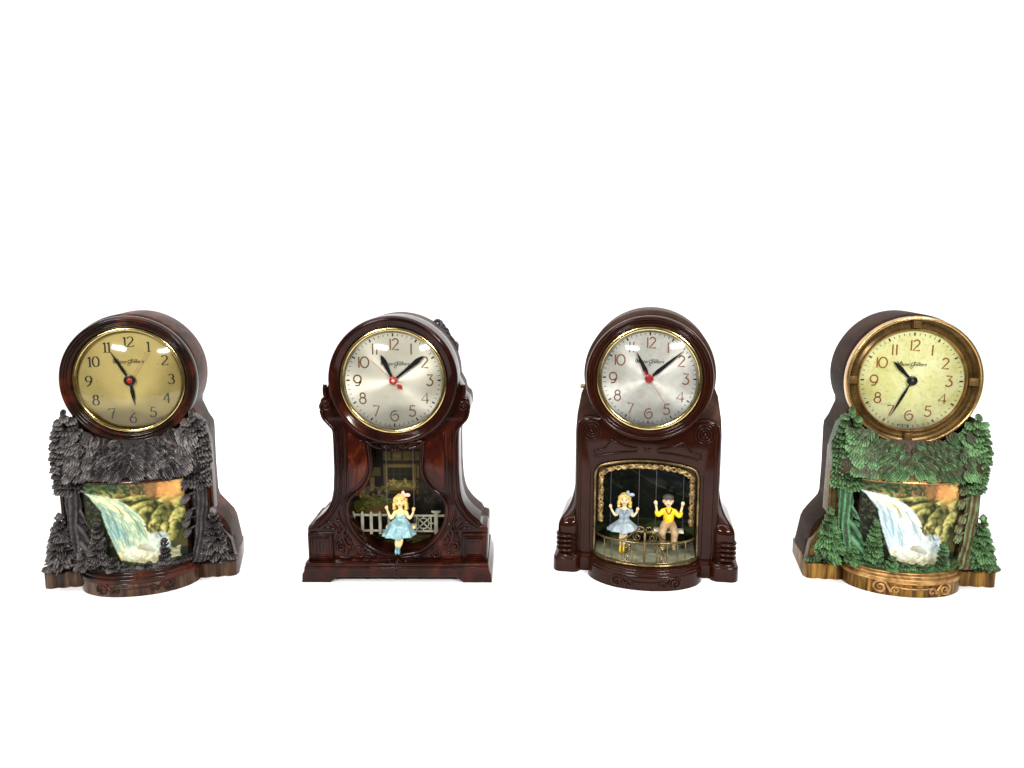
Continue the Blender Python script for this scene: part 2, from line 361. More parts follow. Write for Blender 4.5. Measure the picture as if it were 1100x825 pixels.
# ------------------------------------------------------------------ painted scene sheets
class Paint:
    def __init__(s, w, h, seed=1, bgc=(.05, .05, .05)):
        s.w, s.h = w, h; s.a = np.zeros((h, w, 3)); s.a[:] = bgc; s.r = np.random.RandomState(seed)
        s.U, s.V = np.meshgrid((np.arange(w) + .5) / w, (np.arange(h) + .5) / h)
    def mask(s, poly):
        m = np.zeros(s.U.shape, bool); n = len(poly)
        for i in range(n):
            (x0, y0), (x1, y1) = poly[i], poly[(i + 1) % n]
            if y0 == y1: continue
            c = ((y0 > s.V) != (y1 > s.V)) & (s.U < (x1 - x0) * (s.V - y0) / (y1 - y0) + x0)
            m ^= c
        return m
    def poly(s, pts, c, jit=.12):
        m = s.mask(pts); n = s.r.rand(s.h, s.w, 1) * jit * 2 + 1 - jit
        s.a[m] = (np.array(c) * n)[m]
    def stroke(s, pts, c, wd):
        for (x0, y0), (x1, y1) in zip(pts[:-1], pts[1:]):
            k = max(2, int(math.hypot((x1 - x0) * s.w, (y1 - y0) * s.h) * 1.5))
            for i in range(k + 1):
                s.dab(x0 + (x1 - x0) * i / k, y0 + (y1 - y0) * i / k, c, wd)
    def dab(s, x, y, c, wd, al=.8):
        px, py = x * s.w, y * s.h; r = int(wd + 2)
        x0, x1 = max(0, int(px) - r), min(s.w, int(px) + r + 1); y0, y1 = max(0, int(py) - r), min(s.h, int(py) + r + 1)
        if x0 >= x1 or y0 >= y1: return
        gx, gy = np.meshgrid(np.arange(x0, x1) + .5 - px, np.arange(y0, y1) + .5 - py)
        k = (np.clip(wd / 2 + .5 - np.hypot(gx, gy), 0, 1) * al)[..., None]
        s.a[y0:y1, x0:x1] = s.a[y0:y1, x0:x1] * (1 - k) + np.array(c) * k
    def scatter(s, poly, n, cols, ln, wd, ang, spread=.3):
        xs = [p[0] for p in poly]; ys = [p[1] for p in poly]; k = 0; t = 0
        m = s.mask(poly)
        while k < n and t < n * 20:
            t += 1; x = s.r.uniform(min(xs), max(xs)); y = s.r.uniform(min(ys), max(ys))
            i, j = int(y * s.h), int(x * s.w)
            if not (0 <= i < s.h and 0 <= j < s.w) or not m[i, j]: continue
            k += 1; a = (ang(x, y) if callable(ang) else ang) + s.r.normal() * spread; L = ln * s.r.uniform(.5, 1.3)
            c = np.array(cols[s.r.randint(len(cols))]) * s.r.uniform(.8, 1.2)
            s.stroke([(x - math.cos(a) * L / 2, y - math.sin(a) * L / 2), (x + math.cos(a) * L / 2, y + math.sin(a) * L / 2)], c, wd * s.r.uniform(.7, 1.3))
    def sheet(s, name, pos, mat, parent):
        # pos(u, v) -> (x, y, z)
        vs = []
        for j in range(s.h):
            for i in range(s.w):
                vs.append(tuple(q * CM for q in pos(i / (s.w - 1), j / (s.h - 1))))
        fs = [(j * s.w + i, j * s.w + i + 1, (j + 1) * s.w + i + 1, (j + 1) * s.w + i) for j in range(s.h - 1) for i in range(s.w - 1)]
        me = bpy.data.meshes.new(name); me.from_pydata(vs, [], fs); me.update()
        at = me.color_attributes.new('picture', 'FLOAT_COLOR', 'POINT')
        c = np.ones((s.w * s.h, 4), dtype=np.float32); c[:, :3] = np.clip(s.a, 0, 1).reshape(-1, 3); at.data.foreach_set('color', c.ravel())
        for p in me.polygons: p.use_smooth = True
        me.materials.append(M[mat]); o = bpy.data.objects.new(name, me); COL.objects.link(o); o.parent = parent
        sol = o.modifiers.new('thickness', 'SOLIDIFY'); sol.thickness = .001; sol.offset = 0
        return o

def lin(r, g, b): return tuple((x / 255) ** 2.2 for x in (r, g, b))

def waterfall(warm):
    P = Paint(200, 165, 5, lin(30, 35, 25))
    n = lambda pts: [((x - 345) / 495, (y - 215) / 430) for x, y in pts]
    T = (1.0, 1.0, .86) if warm else (1.0, 1.0, 1.0)
    C = lambda r, g, b: tuple(a * t for a, t in zip(lin(r, g, b), T))
    P.poly(n([(340, 210), (840, 210), (840, 340), (340, 340)]), C(50, 66, 42))
    P.scatter(n([(340, 215), (600, 215), (600, 330), (340, 310)]), 170, [C(38, 70, 52), C(66, 92, 56), C(100, 108, 52), C(28, 46, 34)], .05, 2, .25)
    P.scatter(n([(400, 260), (560, 270), (560, 320), (440, 300)]), 40, [C(128, 128, 66), C(150, 142, 80)], .05, 1.6, .2)
    P.scatter(n([(520, 215), (780, 215), (780, 290), (520, 300)]), 150, [C(110, 88, 50), C(138, 86, 46), C(86, 90, 44), C(60, 60, 34)], .025, 1.8, 1.2, .8)
    P.scatter(n([(590, 225), (700, 225), (700, 290), (590, 290)]), 45, [C(150, 104, 58), C(172, 118, 66), C(120, 92, 50)], .02, 1.3, 1.5, .35)
    P.poly(n([(735, 215), (840, 215), (840, 300), (800, 306), (705, 300)]), C(176, 112, 44))
    P.scatter(n([(720, 215), (840, 215), (840, 300), (715, 295)]), 260, [C(214, 142, 52), C(196, 118, 42), C(232, 176, 84), C(150, 96, 42), C(204, 150, 70)], .03, 2.6, -.7)
    P.poly(n([(430, 305), (540, 285), (640, 290), (740, 305), (840, 300), (840, 560), (640, 560), (560, 400)]), C(66, 64, 26))
    # mossy boulders, back to front, each brushed light along its upper left back
    def fbm(seed, sx, sy):
        r = np.random.RandomState(seed); out = np.zeros((P.h, P.w)); amp = 1
        for o in range(4):
            gx, gy = int(sx * 2 ** o) + 2, int(sy * 2 ** o) + 2; g = r.rand(gy, gx); X = P.U * (gx - 1.001); Y = P.V * (gy - 1.001)
            x0, y0 = X.astype(int), Y.astype(int); fx, fy = X - x0, Y - y0; fx = fx * fx * (3 - 2 * fx); fy = fy * fy * (3 - 2 * fy)
            out += amp * ((g[y0, x0] * (1 - fx) + g[y0, x0 + 1] * fx) * (1 - fy) + (g[y0 + 1, x0] * (1 - fx) + g[y0 + 1, x0 + 1] * fx) * fy - .5); amp *= .6
        return out
    nz = fbm(3, 12, 12); n2 = fbm(8, 22, 20)
    XP, YP = P.U * 495 + 345, P.V * 430 + 215
    for cx, cy, ra, rb, an in ((500, 305, 75, 14, 5), (610, 300, 85, 16, -4), (760, 322, 100, 26, -14), (640, 345, 90, 28, -10), (790, 352, 90, 34, -25), (645, 385, 62, 36, -40), (725, 395, 78, 42, -48), (690, 440, 58, 34, -62), (800, 420, 70, 44, -58), (775, 470, 60, 34, -70), (735, 455, 40, 24, -65)):
        a = math.radians(an); dx, dy = XP - cx, YP - cy; ex = (dx * math.cos(a) + dy * math.sin(a)) / ra; ey = (-dx * math.sin(a) + dy * math.cos(a)) / rb
        rr = ex * ex + ey * ey + nz * .5; m = rr < 1
        lit = np.clip(.50 - .60 * ey - .12 * ex + nz * .75 + n2 * .5, 0, 1)
        seam = np.clip((1 - rr) * 3.5, .15, 1)
        c0, c1, c2_ = (np.array(C(*c)) for c in ((42, 44, 22), (116, 116, 48), (200, 190, 98)))
        col = np.where((lit < .55)[..., None], c0 + (c1 - c0) * (lit / .55)[..., None], c1 + (c2_ - c1) * ((lit - .55) / .45)[..., None]) * seam[..., None]
        P.a[m] = col[m]
    P.scatter(n([(600, 400), (680, 470), (740, 540), (700, 560), (640, 480)]), 70, [C(80, 66, 28), C(108, 82, 34), C(62, 58, 28)], .04, 2.2, 1.1)
    fall = spline([(358.0, 276.0), (430.0, 282.0), (515.0, 302.0), (585.0, 340.0), (630.0, 395.0), (660.0, 455.0), (688.0, 515.0), (715.0, 565.0), (700.0, 600.0), (550.0, 612.0), (495.0, 560.0), (458.0, 480.0), (432.0, 400.0), (400.0, 330.0)], 5, True)
    P.poly(n(fall), C(*((140, 168, 150) if warm else (186, 198, 192))), .05)
    hi = [C(226, 220, 160), C(200, 210, 172), C(134, 176, 168), C(104, 150, 152), C(170, 190, 152)] if warm else [C(238, 236, 214), C(222, 226, 214), C(182, 204, 212), C(156, 186, 202), C(230, 224, 192)]
    P.scatter(n(fall), 800, hi, .075, 1.3, lambda x, y: .30 + 1.05 * min(1, y * 1.5), .07)
    P.scatter(n([(430, 360), (500, 360), (560, 520), (500, 540)]), 70, [C(92, 142, 156), C(120, 168, 178)] if warm else [C(140, 184, 208), C(168, 202, 218)], .10, 1.5, 1.2, .08)
    P.scatter(n([(380, 284), (520, 320), (600, 400), (560, 400), (420, 310)]), 60, [C(240, 232, 170)], .07, 1.4, .6, .1)
    for pts in ([(560, 350), (600, 410), (622, 470)], [(470, 335), (500, 400), (515, 470)], [(430, 320), (462, 380), (480, 450)], [(600, 400), (640, 470), (660, 520)], [(530, 420), (552, 480), (560, 540)]):
        for k in range(5):
            q = [(x + P.r.normal() * 5, y + P.r.normal() * 5) for x, y in pts]; P.stroke(n(q), C(*((96, 128, 110) if warm else (128, 152, 158))), .9)
    for o in (0, 9): P.stroke(n([(498 + o, 325 + o), (520 + o, 342 + o), (540 + o, 390)]), C(84, 98, 84), 1.5)
    P.poly(n([(655, 490), (690, 470), (745, 475), (765, 560), (720, 590), (680, 560)]), C(132, 160, 168))
    P.scatter(n([(655, 490), (690, 470), (745, 475), (765, 560), (720, 590), (680, 560)]), 110, [C(178, 200, 202), C(112, 150, 166), C(210, 216, 206)], .04, 1.5, 1.4, .15)
    P.poly(n([(490, 570), (560, 548), (680, 560), (800, 568), (800, 650), (480, 650)]), C(178, 174, 132))
    P.scatter(n([(490, 560), (560, 540), (680, 555), (800, 555), (800, 645), (500, 645)]), 320, [C(232, 226, 190), C(206, 198, 142), C(180, 184, 150), C(140, 142, 100)], .04, 1.6, .1, .4)
    P.scatter(n([(520, 530), (700, 545), (760, 580), (540, 590)]), 120, [C(236, 236, 220), C(206, 216, 208)], .015, 1.8, .5, 2)
    P.poly(n([(598, 540), (615, 522), (650, 522), (690, 556), (680, 566), (640, 556)]), C(66, 58, 34)); P.scatter(n([(600, 538), (618, 522), (645, 524), (650, 540)]), 26, [C(160, 126, 68), C(128, 104, 54)], .02, 1.6, .2)
    P.poly(n([(520, 596), (600, 612), (700, 624), (700, 650), (500, 650)]), C(58, 62, 40))
    P.poly(n([(340, 270), (370, 285), (430, 350), (450, 430), (500, 560), (540, 650), (340, 650)]), C(28, 32, 22))
    P.scatter(n([(340, 280), (370, 290), (430, 350), (450, 430), (480, 520), (340, 600)]), 240, [C(54, 60, 38), C(78, 80, 48), C(22, 26, 20), C(42, 50, 34)], .02, 2.0, .8, 1.2)
    P.scatter(n([(640, 440), (700, 500), (735, 480), (700, 420)]), 30, [C(58, 48, 28), C(76, 62, 34)], .03, 2, 1.1)
    for x, y, q, c in ((800, 262, 40, C(244, 170, 66)), (770, 285, 46, C(204, 150, 60)), (690, 262, 34, C(170, 110, 56)), (742, 250, 34, C(196, 120, 50)), (812, 240, 22, C(255, 206, 110))):
        for k in range(7): P.dab((x - 345) / 495 + P.r.normal() * .012, (y - 215) / 430 + P.r.normal() * .012, c, q * (.35 + .12 * k), .10)
    for x, y in ((640, 520), (665, 545), (690, 535), (600, 560), (560, 560), (720, 560), (680, 500)):
        for k in range(4): P.dab((x - 345) / 495, (y - 215) / 430, C(214, 220, 206), 14 + 5 * k, .12)
    P.a *= P.r.uniform(.90, 1.10, (P.h, P.w, 1))
    a = P.a; b = a.copy()      # soften the brush edges a little
    b[1:-1, 1:-1] = a[1:-1, 1:-1] * .5 + (a[:-2, 1:-1] + a[2:, 1:-1] + a[1:-1, :-2] + a[1:-1, 2:]) * .125
    for _ in range(1):
        c = b.copy(); c[1:-1, 1:-1] = b[1:-1, 1:-1] * .5 + (b[:-2, 1:-1] + b[2:, 1:-1] + b[1:-1, :-2] + b[1:-1, 2:]) * .125; b = c
    g = b.mean(axis=2, keepdims=True); P.a = (g + (b - g) * .82) * .8
    return P

def cottage():
    P = Paint(170, 190, 8, lin(26, 22, 14))
    X0, X1, Z0, Z1 = -4.9, 4.9, 1.8, 12.6
    n = lambda pts: [((x - X0) / (X1 - X0), (Z1 - z) / (Z1 - Z0)) for x, z in pts]
    P.scatter(n([(-4.9, 12.6), (4.9, 12.6), (4.9, 1.8), (-4.9, 1.8)]), 350, [lin(30, 26, 14), lin(20, 18, 12), lin(42, 34, 18)], .05, 3, .6, 1)
    R = lambda a, b, c, d, col: P.poly(n([(a, c), (b, c), (b, d), (a, d)]), col)
    tan, tan2, tim = lin(118, 100, 54), lin(96, 82, 44), lin(38, 27, 14)
    R(-1.7, 2.4, 7.0, 12.2, lin(62, 50, 26))
    for a, b in ((-1.6, -.9), (-.75, .05), (.25, 1.15), (1.35, 2.0)): R(a, b, 10.1, 10.9, tan); R(a, b, 11.2, 11.7, tan2)
    R(-3.1, -1.9, 8.6, 9.4, tan2); R(-2.9, -2.5, 7.2, 8.5, tan); R(-3.8, -3.3, 7.2, 8.2, tan)
    P.stroke(n([(-1.8, 9.9), (2.3, 9.9)]), tim, 2.5); P.stroke(n([(-1.8, 11.05), (2.3, 11.05)]), tim, 2.5)
    R(-1.6, 1.4, 7.3, 9.7, lin(110, 92, 48)); R(-1.2, 1.05, 8.2, 9.4, lin(38, 38, 28)); P.stroke(n([(-1.2, 8.8), (1.05, 8.8)]), lin(70, 62, 36), 1)
    for x in (-.7, -.1, .5): P.stroke(n([(x, 8.2), (x, 9.4)]), lin(72, 64, 36), 1)
    P.stroke(n([(1.5, 7.0), (1.6, 9.6)]), lin(118, 98, 50), 2.5); P.stroke(n([(-1.75, 7), (-1.75, 9.9)]), tim, 3)
    P.scatter(n([(-1.4, 7.6), (1.3, 7.6), (1.3, 8.3), (-1.2, 8.3)]), 60, [lin(150, 140, 80), lin(112, 108, 56), lin(170, 150, 100)], .015, 2.4, 0, 2)
    P.scatter(n([(-4.6, 6.6), (-1.2, 6.6), (-1.2, 7.6), (-4.6, 7.8)]), 110, [lin(150, 120, 60), lin(120, 100, 90), lin(92, 96, 46), lin(170, 130, 70), lin(60, 58, 34)], .018, 2.4, 0, 2)
    P.scatter(n([(1.4, 6.2), (4.7, 6.2), (4.7, 8.0), (1.4, 8.4)]), 130, [lin(34, 38, 22), lin(52, 52, 30), lin(72, 60, 44), lin(26, 28, 18)], .02, 2.4, 0, 2)
    P.poly(n([(-4.9, 6.0), (-3.2, 6.7), (-1.2, 6.6), (.4, 6.1), (.4, 5.2), (-4.9, 5.2)]), lin(82, 84, 30))
    P.scatter(n([(-4.9, 6.0), (-3.2, 6.7), (-1.2, 6.6), (.4, 6.1), (.4, 5.2), (-4.9, 5.2)]), 90, [lin(112, 116, 44), lin(72, 78, 28), lin(138, 128, 56), lin(60, 60, 24)], .08, 2.4, -.25)
    P.poly(n([(-3.6, 5.2), (-2.2, 6.1), (.2, 6.0), (.2, 5.2)]), lin(98, 78, 44))
    P.scatter(n([(-4.9, 1.8), (4.9, 1.8), (4.9, 3.6), (-4.9, 3.6)]), 120, [lin(60, 54, 22), lin(84, 76, 34), lin(44, 42, 18), lin(100, 82, 50)], .1, 3, 0)
    P.scatter(n([(.5, 1.9), (4.2, 1.9), (4.2, 3.3), (.5, 3.3)]), 40, [lin(104, 92, 60)], .1, 3, .1)
    return P

def park():
    P = Paint(150, 140, 9, lin(14, 18, 14))
    q = lambda *p: list(p)
    P.scatter(q((0, 0), (1, 0), (1, 1), (0, 1)), 300, [lin(14, 20, 14), lin(24, 30, 20), lin(10, 12, 12)], .1, 4, .5, 1)
    P.poly(q((.38, .18), (.6, .33), (1, .5), (1, .12), (.7, .05)), lin(34, 40, 42))
    P.scatter(q((.38, .2), (.6, .35), (1, .5), (1, .1), (.6, .05)), 90, [lin(40, 46, 48), lin(30, 36, 38), lin(52, 56, 54)], .14, 4, .45, .1)
    P.stroke(q((.36, .22), (.56, .34), (.8, .44), (1, .5)), lin(66, 64, 46), 2.5)
    P.scatter(q((0, .1), (.35, .1), (.3, .7), (0, .75)), 90, [lin(26, 42, 20), lin(40, 54, 26), lin(16, 26, 14)], .05, 3, .9, .8)
    P.scatter(q((.7, .3), (1, .4), (1, .75), (.7, .7)), 60, [lin(24, 38, 24), lin(16, 24, 16)], .05, 3, .9, .8)
    P.poly(q((0, .72), (.3, .68), (.7, .74), (1, .68), (1, 1), (0, 1)), lin(46, 60, 32))
    P.scatter(q((0, .72), (.3, .68), (.7, .74), (1, .68), (1, 1), (0, 1)), 120, [lin(50, 76, 36), lin(70, 80, 46), lin(34, 44, 24), lin(90, 92, 60)], .1, 3, .05)
    return P

# ------------------------------------------------------------------ dials
def deco(ch):
    w = .30
    return {'1': [[(0, .5), (0, -.5)]],
            '2': [arc(0, .24, .26, 165, -25, 14) + [(-.30, -.5), (.32, -.5)]],
            '3': [[(-.24, .5), (.24, .5), (-.03, .1)] + arc(-.04, -.19, .30, 80, -150, 16)],
            '4': [[(.16, -.5), (.16, .5), (-.36, -.2), (.34, -.2)]],
            '5': [[(.26, .5), (-.16, .5), (-.22, .06)] + arc(-.02, -.18, .31, 118, -150, 16)],
            '6': [[(.22, .48)] + arc(.02, -.02, .36, 100, 355, 22, .47) + arc(.10, -.06, .26, -5, 165, 10, .22)],
            '7': [[(-.28, .5), (.28, .5), (-.10, -.5)]],
            '8': [arc(0, .25, .23, 0, 360, 18), arc(0, -.23, .29, 0, 360, 20)],
            '9': [arc(0, .12, .34, -20, 340, 26, .36) + [(.30, -.18), (.10, -.5), (-.2, -.5)]],
            '0': [arc(0, 0, .38, 0, 360, 26, .5)]}[ch]
def serif(ch):
    return {'1': [[(-.16, .33), (0, .46), (0, -.5)], [(-.18, -.48), (.18, -.48)]],
            '2': [arc(0, .22, .25, 160, -30, 14) + [(-.27, -.44)], [(-.28, -.46), (.26, -.46), (.30, -.34)]],
            '3': [arc(-.01, .25, .22, 150, -80, 12), arc(-.02, -.2, .28, 85, -155, 14)],
            '4': [[(.12, .5), (-.32, -.18), (.30, -.18)], [(.12, .5), (.12, -.5)]],
            '5': [[(.24, .48), (-.14, .46), (-.20, .08)] + arc(-.02, -.18, .29, 118, -155, 14)],
            '6': [[(.22, .50), (-.02, .32), (-.22, .02)] + arc(0, -.2, .27, 160, 520, 24, .29)],
            '7': [[(-.26, .46), (.28, .46), (.10, .1), (-.04, -.5)], [(-.26, .48), (-.28, .34)]],
            '8': [arc(0, .25, .20, 0, 360, 18, .22), arc(0, -.22, .26, 0, 360, 20, .27)],
            '9': [arc(0, .2, .26, -20, 340, 24, .28) + [(.22, -.08), (.04, -.36), (-.2, -.5)]],
            '0': [arc(0, 0, .28, 0, 360, 24, .48)]}[ch]

def text_mesh(name, s, size, x, z, y, mat, parent, shear=.35, width=None):
    cu = bpy.data.curves.new(name, 'FONT'); cu.body = s; cu.size = size; cu.shear = shear; cu.align_x = 'CENTER'; cu.align_y = 'CENTER'; cu.extrude = .008
    o = bpy.data.objects.new(name, cu); COL.objects.link(o); dg = bpy.context.evaluated_depsgraph_get(); dg.update()
    me = bpy.data.meshes.new_from_object(o.evaluated_get(dg)); bpy.data.objects.remove(o)
    xs = [v.co.x for v in me.vertices]; k = (width / (max(xs) - min(xs))) if width else 1
    for v in me.vertices: v.co = Vector(((x + v.co.x * k) * CM, (y - v.co.z) * CM, (z + v.co.y) * CM))
    me.name = name; me.materials.clear(); me.materials.append(M[mat]); o = bpy.data.objects.new(name, me); COL.objects.link(o); o.parent = parent
    return o

def signature(parent, x, z, y, mat='num_black', w=2.5):
    # the maker's name in script under the twelve
    o = text_mesh('lettering', 'MasterCrafters', .44, x, z, y, mat, parent, .45, w)
    mb = MB()
    mb.ribbon(spline([(x - w * .5, z - .05), (x - w * .46, z + .26), (x - w * .4, z - .12), (x - w * .34, z + .28), (x - w * .28, z - .12)], 5), .035, y - .012)
    mb.ribbon(spline([(x + w * .12, z + .28), (x + w * .08, z), (x + w * .02, z - .36), (x - w * .03, z - .22), (x + w * .10, z - .02)], 5), .035, y - .012)
    mb.ribbon([(x + w * .0, z + .14), (x + w * .3, z + .18)], .03, y - .012)
    mb.build('lettering_flourish', mat, parent)

def dial(root, zc, R, y, mat, nmat, style, ticks=True, nr=3.32, size=.92, sw=.12):
    mb = MB(); mb.lathe([(.001, y), (R * .5, y), (R, y), (R, y + .08), (.001, y + .08)], (0, zc), 96, False)
    d = mb.build('dial', mat, root)
    mb = MB(); G = serif if style == 'serif' else deco
    for h in range(1, 13):
        a = math.radians(90 - 30 * h); cx, cz = nr * math.cos(a), zc + nr * math.sin(a)
        s = str(h); gap = {'10': .52, '11': .36, '12': .46}.get(s, 0) * size
        if style == 'serif': gap *= 1.0
        for i, ch in enumerate(s):
            ox = cx + (i - (len(s) - 1) / 2) * gap
            for st in G(ch):
                pts = [(ox + px * size, cz + pz * size) for px, pz in st]
                if style == 'serif':
                    n = len(pts); W = []
                    for k in range(n):
                        p, q = pts[max(0, k - 1)], pts[min(n - 1, k + 1)]; L = math.dist(p, q) or 1
                        W.append(.045 + .085 * abs(q[1] - p[1]) / L)
                else: W = sw
                mb.ribbon(pts, W, y - .022)
    mb.build('numerals', nmat, d, 30)
    mb = MB()
    for k in range(60):
        a = math.radians(6 * k); c, s_ = math.cos(a), math.sin(a); big = k % 5 == 0
        if not ticks and not big: continue
        r0, r1 = (R * .895, R * .94) if ticks else (R * .62, R * .635)
        if big and ticks: r0, r1 = R * .885, R * .95
        mb.ribbon([(r0 * c, zc + r0 * s_), (r1 * c, zc + r1 * s_)], (.13 if big else .05) if ticks else .06, y - .02)
    mb.build('minute_marks', 'num_black', d, 30)
    return d

def hand(root, name, zc, y, deg, L, wmax, peak, tail, mat, tip=.01):
    a = math.radians(deg); d = Vector((math.sin(a), math.cos(a))); n = Vector((d.y, -d.x)); mb = MB()
    prof = [(-tail, wmax * .35), (0, wmax * .35), (L * peak * .5, wmax * .6), (L * peak, wmax), (L * (peak + (1 - peak) * .55), wmax * .62), (L, tip)]
    pts = [d * t + n * w_ / 2 for t, w_ in prof] + [d * t - n * w_ / 2 for t, w_ in prof[::-1]]
    mb.plate([(p.x, zc + p.y) for p in pts], y, y + .05, 0)
    return mb.build(name, mat, root)
def disc(mb, zc, r, y0, y1): mb.lathe([(.001, y0), (r * .7, y0), (r, y0 + .05), (r, y1), (.001, y1)], (0, zc), 32, False)
def glass(root, zc, R, y, bulge):
    mb = MB(); pr = [(R * math.sin(t) / math.sin(.9) if 0 else R * t, y - bulge * (1 - t * t)) for t in [i / 14 for i in range(15)]]
    pr[0] = (.001, pr[0][1]); mb.lathe(pr, (0, zc), 96, False); return mb.build('glass_dome', 'glass', root, 180)
def rndprof(pts, n=4): return spline(pts, n)

# ------------------------------------------------------------------ forest relief (waterfall clocks)
def bough(mb, root, d, nrm, L, W, ridges, rnd, thick=.3, droop=.25):
    # one drooping spray of needles: a ribbed fan that stands off the relief at its lower edge
    d = Vector(d).normalized(); nrm = Vector(nrm); nrm = (nrm - d * nrm.dot(d)).normalized(); sd = d.cross(nrm); root = Vector(root)
    nu, nv = 2 * ridges + 3, 6; vs = []; pa = []
    lob = [rnd.uniform(-.12, .12) for _ in range(nu)]; skew = rnd.uniform(-.3, .3); tw = rnd.uniform(-.12, .12); tone = rnd.uniform(-.18, .18)
    for j in range(nv + 2):
        t = min(1, j / (nv - 1)); k = j - nv + 1
        for i in range(nu):
            u = i / (nu - 1); q = 2 * u - 1; rg = .5 - .5 * math.cos(PI * i)
            w_ = W * .5 * (.35 + .65 * math.sin(PI * .5 * min(1, t * 1.25)))
            ln = L * (1 - .42 * q ** 4 - .12 * q * q + lob[i] * .8 + .12 * (rg - .5)) * t
            h = thick * (.15 + .95 * t ** .8) * (1 - .60 * q * q) + .075 * (rg - .5) * min(1, .3 + t) + tw * q * t
            if k >= 1: h -= thick * .32; ln -= L * .03
            if k >= 2: h -= thick * .9; ln -= L * .12
            vs.append(root + d * ln + sd * (q * w_ + skew * t * t * W * .3) + nrm * h)
            pa.append(0 if k >= 2 else max(0, min(1, .05 + .45 * rg + .5 * t + tone)))  # dark roots and tucked edges paint in shade between boughs, tips lighter
    fs = [(j * nu + i, j * nu + i + 1, (j + 1) * nu + i + 1, (j + 1) * nu + i) for j in range(nv + 1) for i in range(nu - 1)]
    mb.add(vs, fs, pa)

def fir(root, name, mat, x, y, z0, z1, hw, tiers, rnd, lean=0):
    mb = MB(); H = z1 - z0
    mb.tube([(x, y + .1, z0), (x + lean * .5, y + .1, z0 + H * .6), (x + lean, y, z1)], [hw * .35, hw * .2, .03], 8, paint=.1)
    for k in range(tiers):
        t = (k + .5) / tiers; zc = z0 + H * (.20 + .74 * t); W = hw * (1 - t) ** .75 + .12
        nf = max(3, int(2 + W * 3.4))
        for q in range(nf):
            ph = -1.25 + 2.5 * q / (nf - 1) + rnd.uniform(-.14, .14)
            L = W * rnd.uniform(.8, 1.1) / max(.6, abs(math.sin(ph)) + .35); L = min(L, W * 1.15)
            d = (math.sin(ph), -.62 * math.cos(ph), -.34 - .28 * math.cos(ph))
            n_ = (math.sin(ph) * .45, -.8, .75)
            bough(mb, (x + lean * t + .1 * math.sin(ph), y - .1 * math.cos(ph), zc + rnd.uniform(-.1, .1)), d, n_, L * .95, .42 + .34 * W, 3, rnd, .12 + .07 * W, .3)
    for q in range(3): bough(mb, (x + lean, y, z1 - .05), ((q - 1) * .3, -.2, -1), (0, -1, .3), H * .14, .35, 1, rnd, .1)
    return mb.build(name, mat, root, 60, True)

def ell(a, b, n=40, a0=180, a1=360, cx=0, cy=0):
    return [(cx + a * math.cos(math.radians(a0 + (a1 - a0) * i / n)), cy + b * math.sin(math.radians(a0 + (a1 - a0) * i / n))) for i in range(n + 1)]

def front_scroll(mb, a, b, z, r=.085, sc=1.0, x0=0):
    # raised double scroll wrapped round the bowed base front
    def put(p): x = x0 + p[0]; return (x, -b * math.sqrt(max(0, 1 - (x / a) ** 2)) - .02, z + p[1])
    for s in (-1, 1):
        P = spiral(2.55, 0, .52, .08, 90, -1.6)[::1]
        mb.tube([put((s * p[0] * sc, p[1] * sc)) for p in P], taper(len(P), r, .9, .6), 8)
        P = [(2.55, .52), (2.2, .42), (1.95, .05), (1.75, -.28)] ; P = spline(P, 5) + spiral(1.45, -.12, .34, .06, -30, 1.2)
        mb.tube([put((s * p[0] * sc, p[1] * sc)) for p in P], taper(len(P), r, .6, .5), 8)
        P = spline([(1.6, .25), (1.1, .12), (.5, .08), (0, .08)], 5)
        mb.tube([put((s * p[0] * sc, p[1] * sc)) for p in P], taper(len(P), r * .7, .4, 1), 8)
        P = spline([(2.55, .54), (1.6, .5), (.8, .5), (0, .5)], 5)
        mb.tube([put((s * p[0] * sc, p[1] * sc)) for p in P], r * .55, 6)

